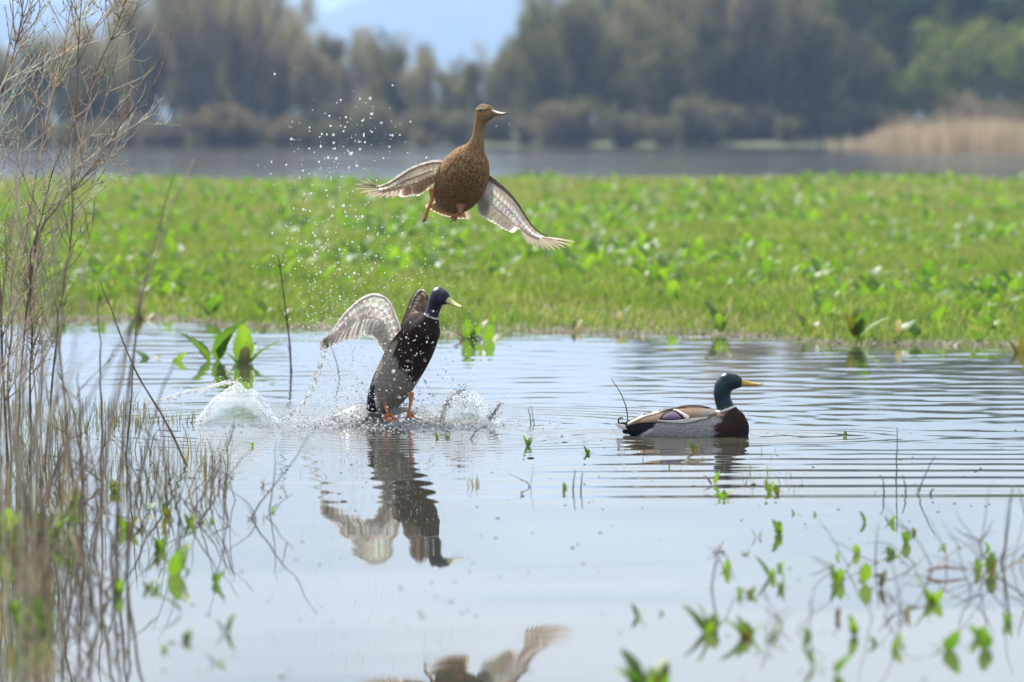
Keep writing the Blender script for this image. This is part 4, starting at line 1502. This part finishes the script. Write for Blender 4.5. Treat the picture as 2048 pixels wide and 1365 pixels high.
def jet(pts, radii, label, seed):
    r = random.Random(seed)
    b = MB()
    c = crom(pts, 40)
    rr = np.interp(np.linspace(0, 1, 40), np.linspace(0, 1, len(radii)), radii)
    rr = [q * (1 + .45 * math.sin(i * 1.3 + seed) * r.random()) for i, q in enumerate(rr)]
    c = [tuple(np.array(q) + np.array([r.gauss(0, .0016) for _ in range(3)])) for q in c]
    b.tube(c, rr, (1, 1, 1), n=8)
    for i in range(0, 40):
        for _ in range(4):
            q = Vector(c[i]) + Vector((r.gauss(0, .012), r.gauss(0, .012), r.gauss(0, .012)))
            b.ball(q, r.uniform(.0012, .004), (1, 1, 1), seg=6, rings=4)
    return tag(b.build('splash_jet', M['drop']), label, 'splash', 'jets of thrown water')


jet([t2(800, 505, .03), t2(770, 590, .03), t2(735, 700, .02), t2(690, 800, .0), t2(655, 880, 0), t2(600, 955, 0), t2(520, 1010, 0)], [.004, .007, .009, .008, .007, .008, .005],
    'bright string of water trailing from the wing tip of the rising drake', 1)
jet([P(290, 806, TD), P(330, 797, TD), P(370, 785, TD), P(410, 778, TD), P(440, 768, TD), P(475, 764, TD)], [.003, .005, .006, .007, .007, .005],
    'low arc of water flying from the smooth dome of thrown water', 2)
jet([P(880, 842, TD), P(890, 815, TD), P(905, 790, TD), P(930, 780, TD)], [.006, .006, .005, .003], 'upright lip of water on the jagged fold', 3)
jet([P(980, 838, TD), P(992, 820, TD), P(1000, 806, TD)], [.007, .005, .002], 'short spike of water at the end of the jagged fold', 4)
# broken, aerated water round the drake's feet
nn = 3000
an = rd.uniform(0, 2 * np.pi, nn); rr_ = np.abs(rd.normal(0, .30, nn))
pos = np.stack([TAKEOFF.x - .06 + np.cos(an) * rr_ * 1.15, TAKEOFF.y + .10 + np.sin(an) * rr_ * .8, np.zeros(nn)], -1)
rad = rd.uniform(.0015, .007, nn) * np.exp(-rr_ * .9)
pos[:, 2] = rad * .2 + np.abs(rd.normal(0, .05, nn)) * np.exp(-(rr_ / .28) ** 2) * (rd.random(nn) < .75)
v, f = icos(pos, rad, squash=np.stack([rd.uniform(.8, 1.6, nn), rd.uniform(.8, 1.4, nn), rd.uniform(.5, 1.2, nn)], -1))
tag(link('foam', np_mesh('foam', v, f, None, True, M['foam'])), 'white broken water churned up round the feet of the rising drake', 'foam', kind='stuff')


# ------------------------------------------------------------------ dry stalks, twigs and water plants near the camera
STRAW, STRAW2, DARKST = (.43, .34, .24), (.54, .45, .33), (.18, .135, .10)
rt = random.Random(77)


def twigs_of(root, pts, rad, n, length, c, r, up=.6, sub=2):
    """side shoots along a stem, bending upwards"""
    for k in range(n):
        i = r.randrange(len(pts) // 6, len(pts) - 1)
        p = Vector(pts[i])
        ax = (Vector(pts[min(i + 1, len(pts) - 1)]) - Vector(pts[i - 1])).normalized()
        d = (ax * 1.1 + Vector((r.gauss(.15, .5), r.gauss(0, .45), r.gauss(.1, .3)))).normalized()
        q = [p]
        b = MB()
        ln = length * r.uniform(.4, 1.1)
        for s in range(5):
            d = (d + Vector((r.gauss(0, .09), r.gauss(0, .09), up * .10 + r.gauss(0, .08)))).normalized()
            q.append(q[-1] + d * ln / 5)
        cc = jit(c, .25, r)
        b.tube(q, np.linspace(rad * .42, rad * .16, 6), cc, n=4, cap=False)
        for s in range(sub):
            j = r.randrange(1, 5)
            dd = (d + Vector((r.gauss(0, .8), r.gauss(0, .6), r.gauss(0, .5)))).normalized()
            b.tube([q[j], q[j] + dd * ln * .18, q[j] + dd * ln * .3 + Vector((0, 0, .02))], [rad * .3, rad * .25, rad * .15], cc, n=3, cap=False)
            for z in range(3):
                e = q[j] + dd * ln * r.uniform(.1, .32)
                b.ball(e, rad * r.uniform(.35, .6), jit(STRAW, .3, r), seg=5, rings=4, sc=(1, 1, 1.6))
        b.build('side_shoot', M['dry'], root)


def stalk(name, pts, r0, r1, c, label, group, twigs=0, tl=.2, cat='stalk', seed=0, wob=.012, sub=2):
    r = random.Random(seed)
    base = Vector(pts[0])
    root = empty(name, base, label, cat, group)
    n = max(12, len(pts) * 4)
    cv = crom(pts, n)
    for i in range(1, n):
        cv[i] += np.array([r.gauss(0, wob), r.gauss(0, wob), 0]) * .25
    b = MB()
    b.tube(cv, np.linspace(r0, r1, n) * np.array([1 + .12 * math.sin(i * 2.1) for i in range(n)]), [jit(c, .22, r) for _ in range(n)], n=6)
    b.build('stem', M['dry'], root)
    if twigs:
        twigs_of(root, [Vector(p) for p in cv], r0, twigs, tl, tuple(min(.55, x * 1.3) for x in c), r, sub=sub)
    return root


# the tall dead bush at the left: main branches as (u, v) lines at a distance
GB = 'branches of the dead bush at the water edge'
bush = [
    ([(60, 900), (62, 700), (70, 480), (150, 380), (250, 240), (322, 152)], 18.6, .0065, 26, .22, DARKST, 'long dark branch of the dead bush arching out over the pond'),
    ([(95, 905), (110, 700), (140, 480), (150, 250), (158, 60), (166, -60)], 18.4, .006, 16, .20, DARKST, 'straight dark upright branch of the dead bush'),
    ([(40, 910), (50, 650), (95, 380), (170, 200), (225, 70), (262, -40)], 18.8, .0062, 26, .22, DARKST, 'dark branch of the dead bush slanting past the upright branch'),
    ([(20, 910), (20, 700), (60, 420), (100, 220), (130, 80), (150, -60)], 18.7, .006, 24, .24, STRAW, 'pale branch of the dead bush crowded with fine shoots'),
    ([(10, 915), (0, 600), (-10, 300), (40, 60), (70, -60)], 18.6, .007, 22, .24, DARKST, 'thick dark branch of the dead bush reaching highest'),
    ([(70, 900), (60, 600), (30, 330), (90, 150), (180, 20), (230, -60)], 19.2, .0055, 26, .22, STRAW2, 'straw coloured branch of the dead bush leaning behind the others'),
    ([(30, 905), (40, 620), (110, 400), (200, 300), (300, 232)], 19.0, .0045, 20, .16, STRAW2, 'thin straw coloured branch of the dead bush ending in fine seed twigs'),
    ([(0, 905), (15, 640), (45, 470), (140, 330), (210, 205), (235, 90)], 18.2, .005, 24, .18, STRAW, 'tangled thin branch of the dead bush in front of the wood'),
    ([(-30, 920), (-40, 600), (-20, 250), (30, 120), (90, 10)], 18.3, .006, 24, .25, STRAW2, 'outer pale branch of the dead bush against the bank'),
    ([(80, 905), (85, 640), (75, 520), (130, 450), (215, 330), (240, 260)], 18.9, .0042, 22, .16, STRAW2, 'low pale branch of the dead bush with curled shoots'),
]
for i, (uv, d_, r0, nt_, tl, c_, lab) in enumerate(bush):
    pts = [P(u, v, d_ + .12 * math.sin(k * 1.9 + i)) for k, (u, v) in enumerate(uv)]
    foot = W(uv[0][0], 255 + 10240 * CAM_H / d_)
    pts[0] = Vector((pts[0].x, d_, -.05))
    stalk('dead_branch', pts, r0 * .82, .0016, c_, lab, GB, int(nt_ * 1.35), tl * 1.5, 'branch', 300 + i, sub=3)

# blurred stalks nearer the camera
GN = 'dry stalks standing in the water before the dead bush'
LN = 'slender dry brown stalk standing in the water before the dead bush'
near = []
for k in range(42):
    d_ = rt.uniform(12.2, 17.0)
    u0 = rt.choice([rt.uniform(-40, 110), rt.uniform(-40, 200), rt.uniform(10, 255)])
    near.append((u0, d_))
for i, (u0, d_) in enumerate(near):
    x0 = (u0 - CX) / F_PX * d_
    hgt = rt.uniform(.22, .62) if i % 3 else rt.uniform(.6, 1.15)
    lean = rt.gauss(0, .10)
    pts = [Vector((x0, d_, -.04)), Vector((x0 + lean * hgt * .3, d_ + rt.gauss(0, .02), hgt * .35)), Vector((x0 + lean * hgt * .8, d_ + rt.gauss(0, .04), hgt * .7)), Vector((x0 + lean * hgt * 1.5, d_, hgt))]
    stalk('dry_stalk', pts, rt.uniform(.0035, .0062), .0018, rt.choice([STRAW, DARKST, (.22, .17, .13), (.26, .19, .15)]), LN, GN, rt.choice([0, 0, 3, 6]), .14, 'stalk', 400 + i, sub=1)
# tall pale stems closest to the camera, far out of focus
for i in range(6):
    d_ = rt.uniform(10.4, 12.2)
    u0 = (15, 55, 90, 118, -25, 40, 75, 5, 140)[i]
    x0 = (u0 - CX) / F_PX * d_
    hgt = rt.uniform(.75, 1.25)
    ln = rt.gauss(-.02, .05)
    pts = [Vector((x0, d_, -.04)), Vector((x0 + ln * .3, d_, hgt * .35)), Vector((x0 + ln, d_ + .03, hgt * .7)), Vector((x0 + ln * 2.0, d_ + .05, hgt))]
    stalk('tall_dry_stalk', pts, rt.uniform(.004, .006), .002, rt.choice([STRAW, STRAW2, (.30, .21, .15)]), 'tall pale stalk standing nearer than all the other dry stalks',
          'tall stalks in front of the dry stalks', rt.choice([2, 4, 6]), .16, 'stalk', 900 + i, sub=1)
special = [
    ([(378, 935), (335, 850), (270, 740), (230, 640), (200, 560)], 18.3, .005, DARKST, 'long dark stalk leaning steeply across the standing stalks', 4),
    ([(250, 900), (262, 810), (268, 720), (272, 640)], 18.8, .0038, DARKST, 'two toned thin stalk crossing behind the leaning stalk', 2),
    ([(583, 750), (580, 700), (570, 610), (556, 510)], W(583, 748).y, .0062, (.06, .045, .04), 'thin dark twig standing alone behind the rising drake', 8),
    ([(680, 758), (672, 720), (655, 680)], W(680, 758).y, .004, (.10, .08, .07), 'thin broken twig under the wing of the rising drake', 0),
    ([(1257, 845), (1248, 800), (1222, 757)], W(1250, 836).y, .0032, (.05, .04, .04), 'thin dark twig poking up behind the tail of the swimming drake', 0),
    ([(1790, 1010), (1793, 940), (1794, 855)], W(1790, 962).y, .0034, (.14, .11, .09), 'tall thin reed stem standing straight in the rippled water', 0),
    ([(1832, 992), (1850, 950), (1870, 912)], W(1832, 992).y, .0030, (.13, .10, .08), 'leaning thin stem beside the tall straight reed stem', 0),
    ([(1768, 992), (1766, 965), (1760, 950)], W(1768, 992).y, .0034, (.12, .09, .075), 'short kinked stem beside the tall straight reed stem', 0),
    ([(1812, 990), (1810, 965), (1803, 950)], W(1812, 990).y, .0038, (.16, .12, .09), 'short bent stem with a knob at its tip', 0),
    ([(1862, 993), (1862, 985), (1868, 978)], W(1862, 993).y, .005, (.07, .055, .05), 'stubby dark hook of stem in the ripples', 0),
    ([(1062, 850), (1060, 835), (1056, 815)], W(1062, 850).y, .003, (.09, .07, .06), 'short dark stub of stem, taller of a close pair beyond the drakes', 0),
    ([(1070, 850), (1066, 835), (1062, 812)], W(1070, 850).y, .0026, (.09, .07, .06), 'short dark stub of stem, thinner of a close pair beyond the drakes', 0),
    ([(936, 880), (950, 865), (975, 850)], W(936, 880).y, .0028, (.10, .08, .07), 'short slanting twig beside the feet of the rising drake', 0),
    ([(1145, 982), (1148, 960), (1150, 940)], W(1146, 982).y, .0034, (.13, .11, .12), 'short grey stem, left one of a pair in calm water', 0),
    ([(1162, 982), (1163, 960), (1166, 945)], W(1163, 982).y, .0034, (.13, .11, .12), 'short grey stem beside its twin in calm water', 0),
    ([(1062, 975), (1055, 966), (1040, 960)], W(1062, 975).y, .003, (.2, .15, .13), 'small forked twig lying on calm water', 2),
    ([(2000, 1135), (2015, 1060), (2024, 975)], W(2000, 1128).y, .0042, (.15, .12, .11), 'tall thin stem rising from the drifted twigs', 0),
    ([(1420, 1040), (1440, 1100), (1470, 1160)], 13.4, .003, (.2, .17, .16), 'faint drooping stem tip over the near water', 0),
]
for i, (uv, d_, r0, c_, lab, nt_) in enumerate(special):
    pts = [P(u, v, d_ + .01 * k) for k, (u, v) in enumerate(uv)]
    pts[0].z = min(pts[0].z, -.02)
    stalk('dead_weed', pts, r0, r0 * .4, c_, lab, 'single dry stems in the open water', nt_, .08, 'weed', 500 + i, wob=.004, sub=0)

# drifted twigs: (u, v of the foot, size, number of twigs, label)
drift = [
    (1935, 1150, .26, 12, 'large tangle of drifted brown twigs with an orange scrap on the calm water'),
    (2035, 1145, .22, 7, 'smaller tangle of drifted twigs touching the large one'),
    (1790, 1130, .26, 5, 'loose bare twigs standing before the large tangle'),
    (1790, 1230, .22, 5, 'sparse grey twigs between yellow green sprigs in near water'),
    (1555, 1255, .16, 5, 'bent grey twigs beside the bright green sprig'),
    (1665, 1140, .14, 3, 'few thin twigs by a single broad green leaf'),
    (1450, 1105, .10, 3, 'small drifted twig with a dull leaf'),
    (440, 1040, .38, 16, 'upright tangle of dry grass stems at the end of the dry stalks'),
    (400, 1010, .30, 9, 'leaning dry stems beside the upright tangle of dry grass'),
    (300, 1000, .32, 12, 'bundle of bent straw stems among the dry stalks'),
    (200, 980, .34, 14, 'dense clump of bent dry stems at the foot of the dead bush'),
    (90, 1000, .36, 16, 'thick dry clump against the foot of the dead bush'),
    (60, 1130, .36, 14, 'blurred clump of dry stems in near water'),
    (170, 1200, .30, 10, 'blurred ragged dry clump with broken stems in near water'),
    (20, 1280, .34, 12, 'dark ragged dry clump at the near end of the stalks'),
    (525, 975, .07, 3, 'little dark seed head twig on calm water'),
    (515, 1040, .06, 3, 'tiny floating twig fork on calm water'),
]
for i, (u, v, sz_, nt_, lab) in enumerate(drift):
    p = W(u, v)
    r = random.Random(600 + i)
    root = empty('drifted_twigs', (p.x, p.y, 0), lab, 'twigs', 'drifted and broken stems near the shore')
    up = 1.0 if u < 480 else .75
    for k in range(nt_):
        b = MB()
        a = p + Vector((r.gauss(0, sz_ * .25), r.gauss(0, sz_ * (.45 if u < 480 else .7)), -.01))
        d_ = Vector((r.gauss(0, .42), r.gauss(0, .4), up * r.uniform(.5, 1.4))).normalized()
        q = [a]
        ln = sz_ * r.uniform(.45, 1.1)
        for s in range(6):
            d_ = (d_ + Vector((r.gauss(0, .13), r.gauss(0, .12), -.05 + r.gauss(0, .12)))).normalized()
            q.append(q[-1] + d_ * ln / 6)
        for s in range(1, 7): q[s].z = max(q[s].z, .002)
        c_ = jit(r.choice([DARKST, STRAW, (.20, .15, .12), (.17, .14, .12)]), .25, r)
        b.tube(q, np.linspace(r.uniform(.0014, .0036 if u < 480 else .0024), .0008, 7), c_, n=5)
        if r.random() < .5:
            j = r.randrange(2, 6)
            e = (d_ + Vector((r.gauss(0, .8), r.gauss(0, .4), r.gauss(.2, .4)))).normalized()
            b.tube([q[j], q[j] + e * ln * .2, q[j] + e * ln * .32 + Vector((0, 0, .01))], [.0022, .0018, .001], c_, n=4)
        b.build('twig', M['dry'], root)
    if i == 0:
        b = MB(); b.tube([p + Vector((-.11, 0, .012)), p + Vector((-.06, .02, .02)), p + Vector((0.0, .02, .012))], [.003, .004, .002], (.33, .14, .07), n=6)
        b.build('orange_scrap', M['dry'], root)

# small green sprigs standing in the open water: (u, v, scale, leaves, tilt, red, pale, label)
sprigs = [
    (1447, 995, .36, 6, .8, 0, 0, 'bright green sprig at the tip of the swimming drake\'s reflection'),
    (1390, 905, .42, 4, .35, .3, .25, 'reddish stemmed sprig with a pale leaf right before the swimming drake'),
    (1538, 985, .40, 3, .25, 0, 0, 'twin leaved green sprig among thin grass blades'),
    (1555, 990, .36, 3, .3, 0, .3, 'pale leaved sprig beside the twin leaved green sprig'),
    (1516, 1075, .42, 2, .1, 0, .4, 'upright narrow sprig with a pale top in calm water'),
    (1558, 1070, .38, 3, .3, .2, 0, 'dark green upright sprig in calm water'),
    (1490, 1110, .26, 4, .9, .4, 0, 'small brownish sprig floating on calm water'),
    (1675, 1165, .62, 4, .35, 0, 0, 'single broad bright green leaf standing by thin twigs'),
    (1785, 1112, .34, 4, .7, 0, 0, 'dark little sprig before the loose bare twigs'),
    (1865, 1205, .60, 4, .45, .2, 0, 'green dock sprig in front of the large tangle of twigs'),
    (1885, 1098, .40, 3, .4, .2, 0, 'yellow green leaf tip showing behind the large tangle'),
    (1955, 1140, .46, 3, .3, .5, 0, 'yellowish leaf caught in the large tangle of twigs'),
    (1500, 1190, .30, 4, .8, .3, 0, 'dull crumpled sprig left of a ragged floating one'),
    (1562, 1180, .32, 5, .8, .1, .2, 'ragged floating sprig with a pale leaf'),
    (1420, 1265, .62, 6, .55, .15, 0, 'long row of bright yellow green leaves in near water'),
    (1495, 1275, .66, 5, .4, .1, 0, 'bright green sprig beside the long row of leaves'),
    (1755, 1290, .40, 3, .2, 0, 0, 'slim upright yellow green leaf in near water'),
    (1895, 1300, .52, 3, .3, 0, 0, 'blurred pair of green leaves in near water'),
    (1958, 1275, .38, 4, .3, 0, 0, 'short dark row of leaf tips in near water'),
    (1275, 1235, .30, 2, .1, 0, 0, 'single dark upright leaf in near calm water'),
    (1285, 1365, .80, 5, .4, .1, 0, 'large blurred green sprig closest before the calm water'),
    (1322, 1380, .55, 3, .3, .3, 0, 'small blurred brownish sprig beside the large blurred one'),
    (1322, 1230, .2, 2, .3, .4, 0, 'small dull leaf stub in near calm water'),
    (1055, 893, .34, 2, .2, 0, 0, 'dark green twin leaf standing in rippled water between the drakes'),
    (1175, 908, .28, 5, .8, 0, 0, 'small bright floating sprig before the swimming drake\'s tail'),
    (875, 878, .30, 3, .3, 0, 0, 'green sprig just in front of the rising drake\'s splash'),
    (897, 877, .28, 2, .5, 0, 0, 'leaning green leaf beside the sprig at the splash'),
    (1129, 978, .24, 3, .6, .3, 0, 'olive sprig beside two grey stems'),
    (505, 893, .2, 2, .3, 0, 0, 'tiny dark sprig left of the splash'),
    (543, 1022, .18, 3, .7, 0, 0, 'tiny green floating sprig on calm water'),
    (1690, 874, .2, 2, .3, 0, .3, 'tiny leaf stub beyond the tall reed stem'),
    (1632, 1030, .3, 2, .15, .2, 0, 'pair of slim dark leaf tips in calm water'),
    (1730, 1045, .26, 2, .2, 0, 0, 'single slim dark leaf in calm water beside the tall reed stem'),
    (1338, 935, .14, 2, .4, .2, 0, 'speck of leaf before the swimming drake'),
    (345, 1150, .8, 2, .1, 0, 0, 'tall narrow green leaf among dry stems'),
    (320, 1100, .6, 3, .3, 0, 0, 'shorter curved green leaf beside the tall narrow leaf'),
    (382, 1050, .5, 3, .2, 0, 0, 'dark blunt leaf by the upright tangle of dry grass'),
    (250, 1060, .6, 4, .4, .2, 0, 'green leaves in the bundle of straw stems'),
    (228, 985, .5, 4, .4, 0, 0, 'bright green leaf at the foot of the leaning stalk'),
    (95, 1080, 1.0, 6, .3, .1, 0, 'large bright green leaf clump among the near stalks'),
    (20, 1090, 1.0, 6, .4, .1, 0, 'green dock clump at the bank among the dry stalks'),
    (150, 1010, .7, 5, .4, .2, 0, 'green clump under the dead bush'),
    (235, 1190, .5, 3, .3, 0, 0, 'blurred green leaf beside the ragged dry clump'),
    (60, 1270, .9, 6, .5, .3, 0, 'blurred brown and green clump in near water'),
    (330, 1300, .3, 2, .4, 0, 0, 'faint dark leaf on near water'),
]
for i, (u, v, s, nl, tilt, red, pale, lab) in enumerate(sprigs):
    p = W(u, v)
    dock((p.x, p.y, -.03 * s), leaf_layout(700 + i, nl, tilt * .55, red + .5 * pale, 0), s * (.72 if u > 480 else .75), random.Random(i).uniform(0, 6.28), lab, 'green sprigs in the open water', 'sprig', 'water_sprig')

# scattered little shoots, too small to tell apart
rq = random.Random(4242)
for i in range(46):
    p = W(rq.choice([rq.uniform(1380, 2040), rq.uniform(1480, 2040), rq.uniform(260, 470)]), rq.uniform(960, 1350))
    dock((p.x, p.y, -.01), leaf_layout(1000 + i, rq.randint(1, 3), .22, .25, 0), rq.uniform(.16, .40), rq.uniform(0, 6.28),
         'little upright green shoot scattered on the calm near water', 'scattered little shoots', 'shoot', 'water_shoot')

# fine grass blades standing in the water
gp, gh, gw = [], [], []
for (u0, u1, v0, v1, nn, h0, h1, w_) in [(-60, 300, 805, 870, 520, .02, .08, .004), (200, 420, 830, 855, 160, .015, .05, .004), (-60, 170, 880, 1130, 260, .05, .18, .005),
                                    (-60, 110, 1130, 1365, 90, .06, .2, .006), (200, 460, 900, 1010, 200, .04, .14, .004), (1220, 1560, 890, 940, 40, .015, .05, .003), (1480, 1620, 940, 990, 34, .02, .07, .003),
                                    (935, 960, 965, 975, 12, .02, .05, .003), (440, 660, 870, 960, 20, .01, .04, .003)]:
    for k in range(nn):
        p = W(rt.uniform(u0, u1), rt.uniform(v0, v1))
        gp.append((p.x, p.y, -.01)); gh.append(rt.uniform(h0, h1)); gw.append(w_ * rt.uniform(.6, 1.3))
n = len(gp)
isdry = rng.random((n, 1)) < .6
cols = np.where(isdry, np.array([.27, .21, .13])[None] * rng.uniform(.6, 1.2, (n, 1)), np.array([.09, .15, .03])[None] * rng.uniform(.6, 1.3, (n, 1)))
tag(link('water_grass', blades('water_grass', np.array(gp), np.array(gh), np.array(gw), cols, rng.uniform(.05, .5, n), M['grass'], 31)),
    'thin grass blades standing in the flooded shallows', 'grass', kind='stuff')

# specks of floating debris
nn = 300
uu, vv = rd.uniform(250, 2048, nn), 860 + 500 * rd.random(nn) ** 1.3
pos = np.array([tuple(W(a, c_)) for a, c_ in zip(uu, vv)]); pos[:, 2] = .001
v, f = icos(pos, rd.uniform(.001, .0038, nn) * np.where(rd.random(nn) < .1, 2.2, 1), squash=np.stack([rd.uniform(.8, 2.5, nn), rd.uniform(.8, 1.5, nn), np.full(nn, .45)], -1))
cols = np.repeat(np.where(rd.random((nn, 1)) < .5, np.array([[.10, .08, .06]]), np.array([[.09, .11, .04]])), 12, axis=0)
tag(link('floating_debris', np_mesh('floating_debris', v, f, cols, True, M['dry'])), 'small specks of plant debris floating on the pond', 'debris', kind='stuff')

# ------------------------------------------------------------------ the hazy air
b = MB()
x0, x1, y0, y1, z0, z1 = -6200, 6200, -3100, 9200, -8, 190
vv = [(x0, y0, z0), (x1, y0, z0), (x1, y1, z0), (x0, y1, z0), (x0, y0, z1), (x1, y0, z1), (x1, y1, z1), (x0, y1, z1)]
b.add(vv, [(0, 3, 2, 1), (4, 5, 6, 7), (0, 1, 5, 4), (1, 2, 6, 5), (2, 3, 7, 6), (3, 0, 4, 7)], (1, 1, 1))
hm_, nt, out = new_mat('haze_air')
pv = nt.nodes.new('ShaderNodeVolumePrincipled')
pv.inputs['Color'].default_value = (.42, .62, 1.0, 1)
pv.inputs['Density'].default_value = 0.00027
pv.inputs['Anisotropy'].default_value = 0.2
nt.links.new(pv.outputs['Volume'], out.inputs['Volume'])
tag(b.build('haze', hm_, smooth=False), 'thin blue haze in the air over marsh, wood and hill', 'haze', kind='stuff')
